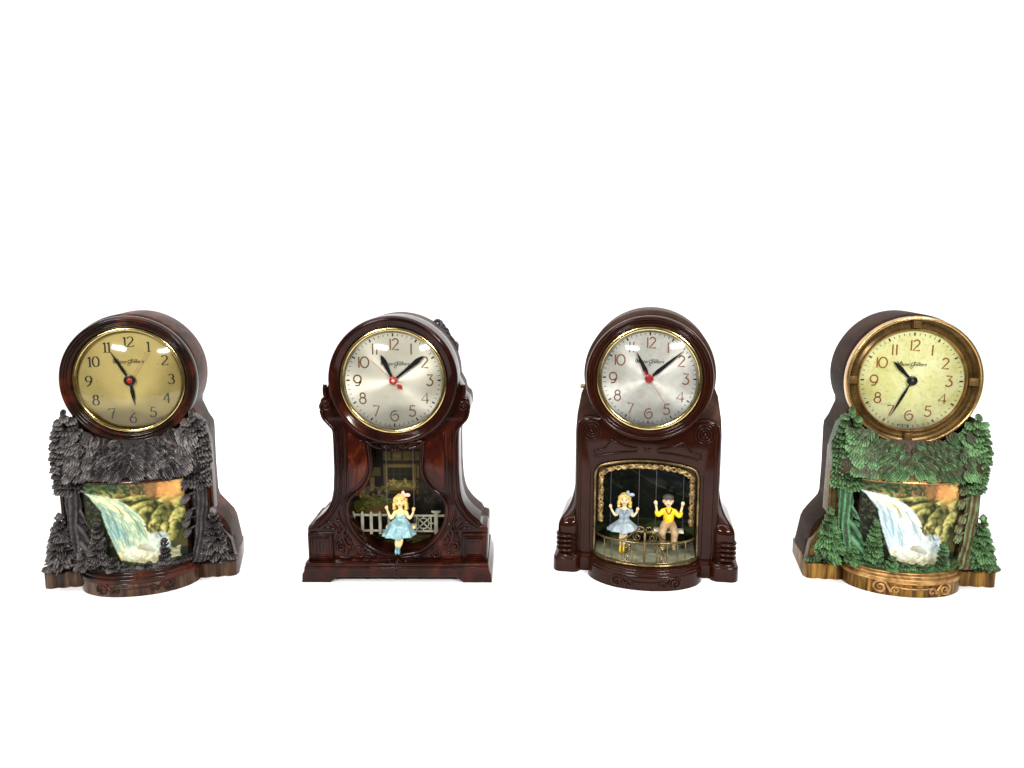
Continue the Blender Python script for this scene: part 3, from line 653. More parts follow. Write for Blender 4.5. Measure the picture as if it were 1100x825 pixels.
def forest_clock(root, st):
    rnd = random.Random(st['seed']); ZC = 18.32
    # base with two fluted side blocks and a bowed step in the middle
    a, b = 4.95, 3.45
    blk = lambda s: [(s * (4.95 + 3.1 * i / 24), -.15 - .16 * abs(math.sin(PI * 3 * i / 24))) for i in range(25)]
    out = [(-7.9, 6.6)] + [(-8.25, .35)] + blk(-1)[::-1] + ell(a, b, 40, 180, 360) + blk(1) + [(8.25, .35), (7.9, 6.6)]
    mb = MB(); mb.plate(out, 1.45, 0, .16, axis='z'); base = mb.build('base', st['base'], root, 40)
    mb = MB()
    mb.plate([(-5.05, .4)] + ell(a + .14, b + .14, 40, 182, 358) + [(5.05, .4)], 1.62, 1.25, .12, axis='z')
    mb.plate([(-4.8, .5)] + ell(a - .12, b - .12, 40, 182, 358) + [(4.8, .5)], 1.86, 1.5, .13, axis='z')
    mb.plate([(-4.5, .5)] + ell(a - .42, b - .42, 40, 182, 358) + [(4.5, .5)], 2.0, 1.6, .1, axis='z')
    mb.build('base_moulding', st['mould'], base, 40)
    mb = MB(); front_scroll(mb, a + .03, b + .03, .68, .12, 1.05, .15); mb.build('scroll_ornament', st['scroll'], base)
    # moulded shell
    half = [(8.0, 1.4), (7.55, 4.1), (7.3, 4.7), (6.1, 6.2), (5.95, 6.8), (5.9, 9.5), (5.95, 13.0), (5.9, 13.6), (5.5, 14.3), (5.0, 15.6), (5.05, 16.1)] + arc(0, 18.5, 5.62, -24, 90, 22)
    mb = MB(); mb.plate(mirror([(x * .955, z) for x, z in half]), 6.8, 3.9, .55); 
    mb.plate(mirror(half), 1.0, 5.6, .35)
    case = mb.build('case', st['case'], root, 40)
    for s in (-1, 1):   # wings each side of the scene, stepping back to the shell
        mb = MB(); mb.plate([(s * x, z) for x, z in [(4.3, 1.4), (8.0, 1.4), (7.7, 3.2), (6.3, 5.6), (6.2, 12), (4.3, 12)]], .25, 2.6, .25)
        mb.tube([(s * 6.25, .35, 5.0), (s * 6.25, .35, 10)], .16, 8)
        mb.build('side_panel', st['panel'], case, 40)
    # curved scene sheet
    P = waterfall(st['warm'])
    def pos(u, v):
        x = -4.05 + 8.2 * u; return (x, .35 - 2.0 * math.sqrt(max(0, 1 - (x / 4.9) ** 2)), 9.75 - 7.95 * v)
    P.sheet('waterfall_picture', pos, 'picture_lit', root)
    mb = MB()
    bow = [(x, .45 - 2.25 * math.sqrt(max(0, 1 - (x / 4.95) ** 2))) for x in [-4.6 + 9.2 * i / 40 for i in range(41)]]
    mb.plate([(-4.6, 1.2)] + bow + [(4.6, 1.2)], 9.55, 9.95, .12, axis='z'); mb.plate([(-4.6, 1.2)] + [(x * .98, y + .14) for x, y in bow] + [(4.6, 1.2)], 9.9, 10.9, .0, axis='z')
    mb.tube([(x, y + .02, 9.72) for x, y in bow], .11, 8)
    mb.build('curved_ledge', st['ledge'], root, 40)
    # canopy of overlapping boughs
    def ysurf(x, z):
        t = max(0, min(1, (13.2 - z) / 3.2)); return -.25 - 1.9 * t * math.sqrt(max(0, 1 - (x / 6.2) ** 2)) - .35 * (abs(x) > 4)
    mb = MB(); nx, nz = 30, 12; vs = []; pa = []
    for j in range(nz + 1):
        for i in range(nx + 1):
            x = -6.1 + 12.2 * i / nx; z = 10.25 + 2.9 * j / nz
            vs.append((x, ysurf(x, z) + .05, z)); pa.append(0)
    mb.add(vs, [(j * (nx + 1) + i, j * (nx + 1) + i + 1, (j + 1) * (nx + 1) + i + 1, (j + 1) * (nx + 1) + i) for j in range(nz) for i in range(nx)], pa)
    for s in (-1, 1): mb.plate([(s * x, z) for x, z in [(4.2, 8.6), (6.0, 8.8), (6.5, 12.5), (6.0, 14.4), (5.2, 15.2), (4.6, 13.6), (3.5, 12.6)]], -.15, 1.2, .2)
    z = 10.35; row = 0
    while z < 13.6:
        x = -5.9 + (row % 2) * .42
        while x < 5.9:
            xx = x + rnd.uniform(-.16, .16); zz = z + rnd.uniform(-.14, .14) + .55
            if math.hypot(xx, zz - .3 - ZC) > 5.55 and (abs(xx) < 4.9 or zz < 10.2):
                mid = abs(xx - .3) < 3.6
                sw = (.7 * (1 if xx > 0 else -1) if mid else xx * .10) + rnd.uniform(-.3, .3)
                y = ysurf(xx, zz) - .22
                bough(mb, (xx, y, zz), (sw, -.12, -1), (xx * .06, -1, .25), rnd.uniform(.75, 1.05) * (1.25 if mid else 1), rnd.uniform(.85, 1.3) * (.8 if mid else 1), 4, rnd, .13 if mid else .24)
            x += .66 if abs(x) > 3.4 else .56
        z += .35; row += 1
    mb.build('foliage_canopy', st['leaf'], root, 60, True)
    for s, top in ((-1, 16.1), (1, 15.7)):   # tall spruce tops each side of the dial
        mb = MB(); zt = top
        k = 0
        while zt > 9.2:
            t = (top - zt) / (top - 9.4)
            xo = s * (min(6.3, 5.2 + 2.4 * t) if t < .6 else 6.3 - .9 * (t - .6))
            cx = s * (5.3 + .15 * min(1, t * 2)) ; xi = s * max(3.9, 5.0 - 2.6 * t)
            n_ = 1 if k < 2 else 2 + int(min(3, 4.8 * t))
            for q in range(n_):
                f = q / (n_ - 1) if n_ > 1 else .5; xr = cx + (xo - cx) * (1 - f) * .62 + (xi - cx) * f * .7; side = (1 - 2 * f) * s
                if math.hypot(xr, zt - .35 - ZC) < 5.5: continue
                bough(mb, (xr, -.3 - .25 * math.sin(PI * f) , zt + rnd.uniform(-.08, .08)), (side * .55, -.35, -.75), (side * .3, -1, .5), rnd.uniform(.8, 1.05) * (.75 + .25 * t), rnd.uniform(.85, 1.15) * (.55 if k == 0 else .75 if k == 1 else 1), 3, rnd, .34 if k > 1 else .2)
            zt -= .45; k += 1
        mb.build('spruce_crown', st['leaf'], root, 60, True)
    # trunks with flared roots
    def trunk(P, R, mat, name='tree_trunk'):
        mb = MB(); pts = spline(P, 8); n = len(pts); rr = spline([(r,) for r in R], 8)
        N = 24; vs = []; pa = []
        for i, p in enumerate(pts):
            for k in range(N):
                an = 2 * PI * k / N; rg = math.sin(an * 7 + i * .28 + .6 * math.sin(i * .5)) * .5 + .5; r = rr[i][0] * (1 + .34 * (rg - .5) * (1 + .5 * math.sin(i * .9 + k)) + rnd.uniform(-.09, .09))
                vs.append((p[0] + r * math.cos(an), p[1] + r * .7 * math.sin(an), p[2])); pa.append(.2 + .7 * rg)
        mb.add(vs, [(i * N + k, i * N + (k + 1) % N, (i + 1) * N + (k + 1) % N, (i + 1) * N + k) for i in range(n - 1) for k in range(N)], pa)
        return mb
    mb = trunk([(-5.15, -.35, 9.6), (-5.12, -.4, 7.5), (-5.0, -.5, 5.6), (-4.75, -.7, 4.2), (-4.3, -1.0, 3.0), (-3.9, -1.3, 2.0)], [.62, .56, .58, .62, .55, .5], 0)
    mb.tube([(-4.9, -.6, 5.9), (-4.4, -.9, 5.3), (-3.8, -1.2, 4.3), (-3.55, -1.35, 3.6)], [.22, .26, .2, .05], 7, paint=.7)
    mb.tube([(-4.9, -.7, 4.6), (-4.3, -1.1, 4.0), (-3.6, -1.5, 3.2), (-3.1, -1.8, 2.4)], [.25, .27, .22, .1], 7, paint=.8)
    mb.tube([(-4.7, -.4, 7.2), (-4.25, -.7, 6.5), (-3.95, -1.0, 5.9)], [.16, .13, .03], 6, paint=.8)
    for q in range(5): bough(mb, (-4.55 + .12 * q, -.8, 6.6 - .75 * q), (.6, -.2, -.8), (.2, -1, .3), .7, .45, 2, rnd, .14)
    mb.build('tree_trunk', st['barkL'], root, 60, True)
    mb = trunk([(5.35, -.3, 9.8), (5.4, -.35, 7.5), (5.35, -.4, 5.6), (5.25, -.5, 4.0), (5.1, -.7, 2.6), (5.0, -.8, 1.9)], [.55, .5, .48, .46, .5, .6], 0)
    for zz, dx in ((7.7, -.95), (6.3, -.75), (5.5, -1.0), (4.6, -.95), (8.9, -.8)):
        mb.tube([(5.2, -.4, zz + .5), (5.2 + dx * .6, -.8, zz + .45), (5.2 + dx, -1.0, zz)], [.13, .11, .05], 6, paint=.7)
        for q in range(2): bough(mb, (5.2 + dx * .75 - .1 * q, -.9, zz + .45 - .15 * q), (dx * .5, -.3, -.9), (-.2, -1, .3), .75, .62, 2, rnd, .2)
    mb.build('tree_trunk', st['barkR'], root, 60, True)
    # little firs round the foot of the scene
    fir(root, 'fir_tree', st['leaf'], -6.35, -.4, 2.0, 7.0, 1.7, 8, rnd)
    fir(root, 'fir_tree', st['leaf'], -2.95, -1.85, 2.3, 6.5, 1.0, 8, rnd, .05)
    fir(root, 'fir_tree', st['leaf'], -1.6, -2.6, 2.1, 3.4, .55, 3, rnd)
    fir(root, 'fir_tree', st['leaf'], -4.4, -1.1, 2.0, 4.0, 1.0, 4, rnd)
    fir(root, 'fir_tree', st['leaf'], 2.6, -2.35, 2.2, 4.8, .6, 6, rnd)
    fir(root, 'fir_tree', st['leaf'], 6.45, -.4, 2.0, 6.8, 1.55, 8, rnd)
    mb = MB()
    for i in range(52):
        f = i / 51; ang = math.radians(188 + 164 * f); x = 4.5 * math.cos(ang); y = 2.85 * math.sin(ang) + .1
        big = .55 + .5 * abs(2 * f - 1) ** 1.5
        bough(mb, (x + rnd.uniform(-.1, .1), y + .35, 2.05 + .42 * big + rnd.uniform(0, .12)), (rnd.uniform(-.7, .7), -.8, -.55), (0, -.6, 1), .7 * big + .15, .65, 2, rnd, .22)
        if i % 2: bough(mb, (x, y + .55, 2.3 + .35 * big), (rnd.uniform(-.9, .9), -.6, -.4), (0, -.6, 1), .6 * big, .6, 2, rnd, .2)
    for s in (-1, 1):
        for i in range(12):
            bough(mb, (s * (4.6 + 3.2 * i / 11), .15, 1.95 + rnd.uniform(-.1, .25)), (rnd.uniform(-.5, .5), -.6, -.6), (0, -.7, .8), .75, .75, 2, rnd, .24)
    vs = [(x, y, 2.02) for x, y in [(-4.5, .3)] + ell(4.42, 2.95, 30, 182, 358) + [(4.5, .3)]]
    mb.plate([(-4.5, .5)] + ell(4.4, 2.9, 30, 182, 358) + [(4.5, .5)], 2.16, 1.9, .08, axis='z')
    mb.build('undergrowth', st['leaf'], root, 60, True)
    return ZC

# ------------------------------------------------------------------ swing figurines
def limb(mb, pts, rr, n=10):
    P = spline([tuple(p) + (r,) for p, r in zip(pts, rr)], 4)
    mb.tube([p[:3] for p in P], [max(.01, p[3]) for p in P], n); mb.sphere(pts[0], rr[0], 10, 6); mb.sphere(pts[-1], rr[-1], 10, 6)
def head(mb, c, r):
    x, y, z = c
    mb.sphere((x, y, z + .08 * r), r, 18, 12, (.86, .92, 1.0)); mb.sphere((x, y - .12 * r, z - .42 * r), r * .62, 14, 9, (.95, .95, .95))
    mb.sphere((x, y - .30 * r, z - .82 * r), r * .26, 10, 7)                                  # chin
    mb.sphere((x, y - .93 * r, z - .12 * r), r * .15, 8, 6, (.8, 1, 1.3)); mb.sphere((x, y - .98 * r, z - .2 * r), r * .13, 8, 6)   # nose
    for s in (-1, 1):
        mb.sphere((x + s * .88 * r, y + .05 * r, z - .1 * r), r * .2, 8, 6, (.5, .8, 1.2))        # ears
        mb.sphere((x + s * .42 * r, y - .62 * r, z - .3 * r), r * .25, 8, 6)                     # cheeks
def fist(mb, c, s, r=.17):
    # palm, four curled fingers of different length and a thumb leaving its side, closed round the wire
    x, y, z = c; mb.sphere((x, y + .05, z), r, 10, 7, (.95, .8, 1.1))
    for k, L in enumerate((.9, 1.05, 1.0, .8)):
        zz = z + r * (.75 - .5 * k)
        mb.tube([(x + s * r * .55, y - r * .1, zz), (x + s * r * .75, y - r * .75, zz), (x + s * r * .1, y - r * 1.25 * L, zz - .01), (x - s * r * .45, y - r * .9 * L, zz - .01)], [r * .24, r * .25, r * .23, r * .17], 7)
    mb.tube([(x - s * r * .6, y, z - r * .3), (x - s * r * .75, y - r * .7, z + r * .2), (x - s * r * .1, y - r * 1.2, z + r * .85)], [r * .28, r * .26, r * .2], 7)
def face(parent, c, r, eye='num_black'):
    x, y, z = c
    for s in (-1, 1):
        mb = MB(); mb.sphere((x + s * .33 * r, y - .84 * r, z + .04 * r), r * .095, 8, 6, (1, .5, .9)); mb.build('eye', eye, parent)
        mb = MB(); mb.tube([(x + s * .18 * r, y - .86 * r, z + .27 * r), (x + s * .33 * r, y - .85 * r, z + .33 * r), (x + s * .5 * r, y - .76 * r, z + .27 * r)], r * .06, 6); mb.build('eyebrow', 'brown_line', parent)
    mb = MB(); P = spline([(x - .18 * r, y - .74 * r, z - .42 * r), (x, y - .84 * r, z - .48 * r), (x + .18 * r, y - .74 * r, z - .42 * r)], 4)
    mb.tube(P, taper(len(P), r * .055, .5, .5), 6); mb.build('mouth', 'lips', parent)

def girl(root, X, Y, Z, k, handL, handR, hem, dressmat, skin, bowmat, bowat, shoemat, feet, bodice_bare, label):
    # X,Y,Z = point between the shoulders; k = size
    g = lambda x, y, z: (X + x * k, Y + y * k, Z + z * k)
    hc = g(0, -.05, 1.10); hr = .55 * k
    mb = MB(); head(mb, hc, hr)
    limb(mb, [g(0, 0, .6), g(0, 0, .1)], [.2 * k, .24 * k])
    limb(mb, [g(0, .02, 0), g(0, .05, -.5), g(0, .1, -1.0), g(0, .1, -1.35)], [.36 * k, .42 * k, .36 * k, .5 * k], 14)
    limb(mb, [g(-.5, 0, .02), g(0, 0, .1), g(.5, 0, .02)], [.19 * k, .24 * k, .19 * k])
    for s, hnd in ((-1, handL), (1, handR)):
        el = (X + s * .85 * k, Y - .12 * k, Z - .52 * k)
        if abs(hnd[0] - el[0]) > 1.0: el = ((hnd[0] + el[0]) / 2, el[1], el[2])
        limb(mb, [g(s * .52, 0, 0), el, (hnd[0] - s * .03, hnd[1] + .08, hnd[2] - .22)], [.175 * k, .15 * k, .10 * k]); fist(mb, hnd, -s, .18 * k)
    for i, ft in enumerate(feet):
        s = (-1, 1)[i]
        kn = (X + s * .2 * k, Y - .95 * k, hem[1] + .02)
        limb(mb, [g(s * .26, .0, -1.4), kn, ((kn[0] + ft[0]) / 2 + s * .02, (kn[1] + ft[1]) / 2 + .08, (kn[2] + ft[2]) / 2), (ft[0], ft[1] + .1, ft[2] + .18)], [.28 * k, .2 * k, .2 * k, .12 * k])
    b = fused(mb, 'girl_figurine', skin, root, .045, 3); b['label'] = label
    # dress: bodice, puff sleeves and a skirt falling over the knees
    mb = MB(); zb = -.15 if bodice_bare else .12
    wz = -.62 if bodice_bare else -1.0; P = [(zb, .50), (wz * .55 + zb * .45, .54), (wz * .85, .48), (wz, .60)]; N = 28; vs = []
    hx, hz, hw = hem
    rows = []
    for z_, r in P: rows.append([(X + r * k * math.cos(a), Y + .05 * k + r * .82 * k * math.sin(a), Z + z_ * k) for a in [2 * PI * q / N for q in range(N)]])
    zz = Z + wz * k
    for t in (.25, .5, .75, 1.0):
        ring = []
        for q in range(N):
            a = 2 * PI * q / N; rx = .60 * k + (hw - .60 * k) * t ** .75; fold = 1 + .10 * t * math.sin(a * 8 + 1)
            fy = -1 if math.sin(a) < 0 else .35
            ring.append((X + (hx - X) * t + rx * math.cos(a) * fold, Y - .1 * k + fy * abs(math.sin(a)) ** .7 * (.45 + 1.05 * t ** .6) * k * fold, zz + (hz - zz) * t ** (1.35 if math.sin(a) < 0 else .9) + .07 * math.sin(a * 5) * t))
        rows.append(ring)
    for r in rows: vs += r
    fs = [(j * N + q, j * N + (q + 1) % N, (j + 1) * N + (q + 1) % N, (j + 1) * N + q) for j in range(len(rows) - 1) for q in range(N)] + [tuple(range(N)), tuple((len(rows) - 1) * N + q for q in range(N))]
    mb.add(vs, fs)
    if not bodice_bare:
        for s in (-1, 1): mb.sphere(g(s * .56, 0, -.06), .27 * k, 12, 8, (1.1, 1, 1)); mb.tube([g(s * .56, 0, -.06), g(s * .8, -.08, -.4)], [.25 * k, .2 * k], 10)
    fused(mb, 'dress', dressmat, b, .05, 2)
    if not bodice_bare:
        mb = MB()
        for s in (-1, 1): mb.tube(spline([g(s * .34, -.3, .2), g(s * .2, -.46, -.05), g(0, -.50, -.3)], 4), .085 * k, 8, flat=.5)
        mb.tube([g(0, -.48, -.3), g(0, -.46, -.9)], .05 * k, 6); mb.build('collar', 'slate', b)
    # hair
    mb = MB(); hx_, hy, hz_ = hc
    mb.sphere((hx_, hy + .16 * hr, hz_ + .20 * hr), hr * 1.05, 16, 10, (.95, .95, .98))
    for i in range(9):
        a = -.35 + (PI + .7) * i / 8; x = hx_ + .98 * hr * math.cos(a); y = hy + .1 * hr + .75 * hr * math.sin(a)
        P = spline([(x * .9 + hx_ * .1, y, hz_ + .5 * hr), (x, y - .05, hz_ - .3 * hr), (x + .06 * math.cos(a), y, hz_ - 1.0 * hr), (x, y - .04, hz_ - 1.45 * hr)], 4)
        mb.tube(P, [hr * .27 * (1 + .18 * math.sin(j * 1.4)) for j in range(len(P))], 8)
    for q in (-.7, -.4, -.1, .25, .6): mb.sphere((hx_ + q * hr, hy - .62 * hr, hz_ + (.78 - .25 * q * q) * hr), hr * .28, 8, 6)
    fused(mb, 'hair', 'blonde', b, .045, 1)
    face(b, hc, hr)
    mb = MB(); bx, bz = bowat
    for s, an in ((-1, 2.1), (1, .35)):
        dx, dz = math.cos(an), math.sin(an); c = (bx + dx * .22 * k, hy - .25 * hr, bz + dz * .22 * k)
        mb.sphere((c[0] + dx * .06, c[1], c[2] + dz * .06), .24 * k, 10, 7, (.75 if s < 0 else 1.15, .4, 1.15 if s < 0 else .75))
    mb.sphere((bx, hy - .35 * hr, bz), .11 * k, 8, 6)
    fused(mb, 'hair_bow', bowmat, b, .04, 1)
    for i, ft in enumerate(feet):
        s = (-1, 1)[i]; mb = MB(); mb.sphere((ft[0], ft[1], ft[2] + .14), .19 * k, 10, 7, (.85, .9, 1)); mb.sphere((ft[0] + s * .02, ft[1] - .18 * k, ft[2] - .08), .18 * k, 10, 7, (.8, 1.1, 1.5)); fused(mb, 'shoe', shoemat, b, .04, 1)
    return b

def boy(root, X, Y, Z, k, handL, handR, label):
    g = lambda x, y, z: (X + x * k, Y + y * k, Z + z * k)
    hc = g(-.08, -.08, .98); hr = .54 * k
    mb = MB(); head(mb, hc, hr); limb(mb, [g(-.04, 0, .6), g(0, 0, .1)], [.2 * k, .24 * k])
    limb(mb, [g(0, .02, 0), g(0, .05, -.6), g(0, .1, -1.2)], [.36 * k, .40 * k, .42 * k], 14)
    for s, hnd in ((-1, handL), (1, handR)):
        el = (X + s * .95 * k, Y - .1 * k, Z - .42 * k); limb(mb, [g(s * .5, 0, -.02), el, (hnd[0] - s * .03, hnd[1] + .08, hnd[2] - .2)], [.17 * k, .14 * k, .11 * k]); fist(mb, hnd, -s, .2 * k)
    for s in (-1, 1): limb(mb, [g(s * .3, .0, -1.25), g(s * .55, -1.0, -1.75), g(s * .5, -.95, -2.7), g(s * .52, -1.0, -3.2)], [.3 * k, .24 * k, .19 * k, .13 * k])
    b = fused(mb, 'boy_figurine', 'skin_pale', root, .045, 3); b['label'] = label
    mb = MB(); limb(mb, [g(0, .02, .0), g(0, .02, -.55), g(0, .06, -.98)], [.43 * k, .50 * k, .47 * k], 16)
    limb(mb, [g(-.48, 0, -.02), g(0, 0, .04), g(.48, 0, -.02)], [.24 * k, .3 * k, .24 * k])
    for s in (-1, 1): limb(mb, [g(s * .5, 0, -.02), g(s * .95, -.1, -.42), g(s * 1.12, -.14, -.15)], [.24 * k, .22 * k, .18 * k])
    fused(mb, 'shirt', 'yellow', b, .045, 3)
    mb = MB()
    for s in (-1, 1): mb.tube(spline([g(s * .26, -.28, .24), g(s * .16, -.46, .02), g(-.02, -.52, -.18)], 4), .05 * k, 6)
    mb.build('collar_trim', 'brown_line', b)
    mb = MB(); limb(mb, [g(0, .05, -1.0), g(0, .1, -1.35)], [.46 * k, .5 * k], 14)
    for s in (-1, 1): limb(mb, [g(s * .28, .0, -1.25), g(s * .55, -.98, -1.7), g(s * .54, -1.0, -2.15), g(s * .52, -.98, -2.75)], [.40 * k, .37 * k, .31 * k, .27 * k], 12)
    fused(mb, 'trousers', 'khaki', b, .045, 2)
    mb = MB(); x, y, z = hc; mb.sphere((x, y + .12 * hr, z + .52 * hr), hr * .98, 16, 10, (1, 1.0, .62)); mb.sphere((x, y - .55 * hr, z + .56 * hr), hr * .8, 14, 8, (1.0, .8, .20))
    fused(mb, 'cap', 'grey_cap', b, .045, 2)
    mb = MB()
    for s in (-1, 1): mb.sphere((x + s * .78 * hr, y + .15 * hr, z + .12 * hr), hr * .25, 8, 6, (.6, 1.4, 1.3))
    fused(mb, 'hair', 'brown_line', b, .04, 1)
    face(b, hc, hr)
    for s, m in ((-1, 'yellow'), (1, 'khaki')):
        mb = MB(); mb.sphere(g(s * .52, -1.1, -3.25), .2 * k, 10, 7, (.9, 1.4, .8)); fused(mb, 'shoe', m, b, .04, 1)
    return b

def swing(root, x0, x1, y, z, top, seatmat):
    mb = MB(); mb.plate([(x0 - .12, y - .45), (x1 + .12, y - .45), (x1 + .12, y + .4), (x0 - .12, y + .4)], z, z - .22, .05, axis='z'); s = mb.build('swing_seat', seatmat, root, 40)
    mb = MB()
    for x in (x0, x1): mb.tube([(x, y - .1, z), (x, y - .1, top)], .03, 6)
    mb.build('swing_wires', 'wire', root)

# ------------------------------------------------------------------ CLOCK 1: dark waterfall clock
GRP = 'mantel clocks standing in a row'
c1 = thing('mantel_clock', 'dark pewter brown waterfall clock with olive gold dial and black numerals, no green paint', 'clock', (-33.409, 68.045), 11.0, GRP)
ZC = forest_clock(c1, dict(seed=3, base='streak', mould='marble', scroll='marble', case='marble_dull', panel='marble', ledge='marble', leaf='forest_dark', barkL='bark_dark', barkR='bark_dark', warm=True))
mb = MB(); mb.lathe(rndprof([(5.15, 1.6), (5.60, 1.0), (5.66, .45), (5.52, .02), (5.30, -.02), (5.16, .16), (5.05, .20), (4.92, .08), (4.78, .16), (4.66, .45), (4.60, 1.0), (4.7, 1.5)], 4), (0, ZC)); mb.build('bezel', 'marble', c1, 60)
def gold_ring(root, r0, r1, y, name='dial_ring', mat='brass'):
    mb = MB(); m = (r0 + r1) / 2; mb.lathe([(r1, y + .6), (r1, y + .06), (r1 - .05, y), (m, y - .03), (r0 + .05, y + .02), (r0, y + .12), (r0, y + .6)], (0, ZC)); return mb.build(name, mat, root, 60)
gold_ring(c1, 4.30, 4.66, .35)
d = dial(c1, ZC, 4.34, .72, 'dial_gold', 'num_black', 'serif', False, 3.38, .92)
signature(d, -.05, ZC + 1.62, .69)
hand(c1, 'hour_hand', ZC, .58, 173, 2.3, .34, .45, .2, 'black')
hand(c1, 'minute_hand', ZC, .50, -29, 2.95, .26, .35, .2, 'black')
hand(c1, 'second_hand', ZC, .44, 33, 3.0, .05, .5, .6, 'pink_needle')
mb = MB(); disc(mb, ZC, .48, .40, .6); hub = mb.build('hub', 'black', c1); mb = MB(); disc(mb, ZC - .02, .24, .34, .45); mb.build('hub_cap', 'red', hub)
glass(c1, ZC, 4.34, .34, 1.0)

# ------------------------------------------------------------------ CLOCK 4: green waterfall clock
c4 = thing('mantel_clock', 'waterfall clock with green painted trees, gold rimmed bezel and yellowed dial', 'clock', (34.847 + .08, 67.89), -7.85, GRP)
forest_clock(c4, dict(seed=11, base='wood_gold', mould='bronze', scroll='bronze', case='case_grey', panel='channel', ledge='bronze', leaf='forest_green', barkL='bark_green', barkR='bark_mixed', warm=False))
mb = MB(); mb.lathe(rndprof([(5.1, 1.7), (5.58, 1.0), (5.66, .3), (5.62, -.02), (5.50, -.10), (5.38, -.02), (5.34, .25), (5.34, 1.1), (5.2, 1.3)], 4), (0, ZC)); bz = mb.build('bezel', 'gilt', c4, 60)
mb = MB(); mb.lathe([(5.36, 1.0), (5.36, .55), (5.2, .62), (5.05, .55), (5.0, .7), (4.85, .74), (4.62, .62), (4.55, .5), (4.5, .45), (4.5, 1.2), (5.3, 1.2)], (0, ZC)); mb.build('bezel_channel', 'channel', bz, 30)
for k in range(4):
    a = k * PI / 2; c, s_ = math.cos(a), math.sin(a); mb = MB()
    loc = [(4.62, -.32), (5.36, -.32), (5.36, .32), (4.62, .32)]
    mb.plate([(r * c - t * s_, ZC + r * s_ + t * c) for r, t in loc], .22, .8, .06)
    mb.plate([(r * c - t * s_, ZC + r * s_ + t * c) for r, t in [(4.75, -.18), (5.25, -.18), (5.25, .18), (4.75, .18)]], .16, .4, .04)
    mb.build('bezel_clip', 'amber_clip', bz, 40)
gold_ring(c4, 4.40, 4.56, .42, mat='bronze')
d = dial(c4, ZC - .03, 4.46, .72, 'dial_cream', 'num_copper', 'deco', True, 3.12, .92)
signature(d, -.1, ZC + 1.4, .69)
text_mesh('small_print', 'MADE IN U.S.A.', .2, -.45, ZC - 4.0, .69, 'num_black', d, 0, .9)
hand(c4, 'hour_hand', ZC, .55, -44, 2.35, .40, .62, .2, 'black')
hand(c4, 'minute_hand', ZC, .48, 206.5, 3.65, .24, .4, .2, 'black')
mb = MB(); disc(mb, ZC, .42, .36, .6); hub = mb.build('hub', 'black', c4); mb = MB(); disc(mb, ZC, .15, .33, .4); mb.build('hub_cap', 'wire', hub)
glass(c4, ZC, 4.46, .46, .55)
mb = MB(); P = spline([(4.6, 7.6, 18.2), (5.6, 7.8, 18.0), (6.15, 7.6, 17.2), (6.2, 7.6, 16.2), (6.1, 7.8, 15.0), (6.0, 8.4, 8), (6.3, 8.2, 2), (7.6, 7.0, .35), (8.35, 5.2, .3), (8.3, 3.6, .3)], 8); mb.tube(P, .17, 8)
mb.tube(spline([(5.4, 7.4, 16.1), (6.0, 7.2, 16.0), (6.45, 7.2, 15.9), (6.6, 7.2, 15.3)], 5), .14, 8); mb.build('power_cord', 'rubber', c4)
mb = MB(); mb.tube([(5.0, 5.6, 18.7), (6.15, 5.6, 18.7), (6.4, 5.6, 18.7)], [.2, .24, .2], 12); mb.build('setting_knob', 'cream', c4)

# ------------------------------------------------------------------ CLOCK 2: red-brown clock with one girl on a swing
c2 = thing('mantel_clock', 'glossy red brown clock with one girl on a swing before a white fence', 'clock', (-10.39, 67.906), -.23, GRP)
mb = MB()
mb.plate([(-8.58, 0), (-6.0, 0), (-5.35, .5), (5.35, .5), (6.0, 0), (8.58, 0), (8.52, .75), (8.36, 1.05), (8.3, 1.45), (-8.3, 1.45), (-8.36, 1.05), (-8.52, .75)], -.25, 7.9, .12)
mb.plate([(-8.35, 1.0), (8.35, 1.0), (8.25, 1.72), (-8.25, 1.72)], -.02, 7.7, .12)
plinth = mb.build('plinth', 'mahogany', c2, 35)
lower = [(8.15, 1.6), (8.2, 4.6), (8.12, 4.85), (7.7, 4.95), (7.5, 5.3)] + spline([(7.5, 5.35), (6.6, 6.15), (6.0, 7.1), (5.72, 8.3)], 5) + [(5.62, 10), (5.62, 12.6)] + spline([(5.66, 13.6), (5.95, 14.4), (6.45, 14.9), (6.66, 15.7), (6.58, 16.5), (6.2, 16.9), (6.05, 17.5)], 4)
half = lower + arc(0, ZC, 5.62, 0, 90, 20)
win = spline([(2.40, 12.75), (2.33, 11.6), (2.26, 10.6), (2.5, 9.5), (3.1, 8.5), (4.15, 7.6), (4.5, 6.6), (4.35, 5.4), (3.75, 4.15), (2.7, 3.0), (1.5, 2.35), (0, 2.12)], 5)
win = win + [(-x, z) for x, z in win[::-1]][1:]
mb = MB(); mb.plate(mirror(half), 1.0, 3.9, .16, [win]); case = mb.build('case', 'mahogany', c2, 40)
mb = MB(); mb.plate(mirror(half), 7.0, 3.9, .6); mb.build('rear_shell', 'mahogany_shell', case, 40)
mb = MB(); mb.plate(mirror([(x * .97, z) for x, z in half]), 3.95, 4.2, 0); mb.build('scene_backing', 'night', case)
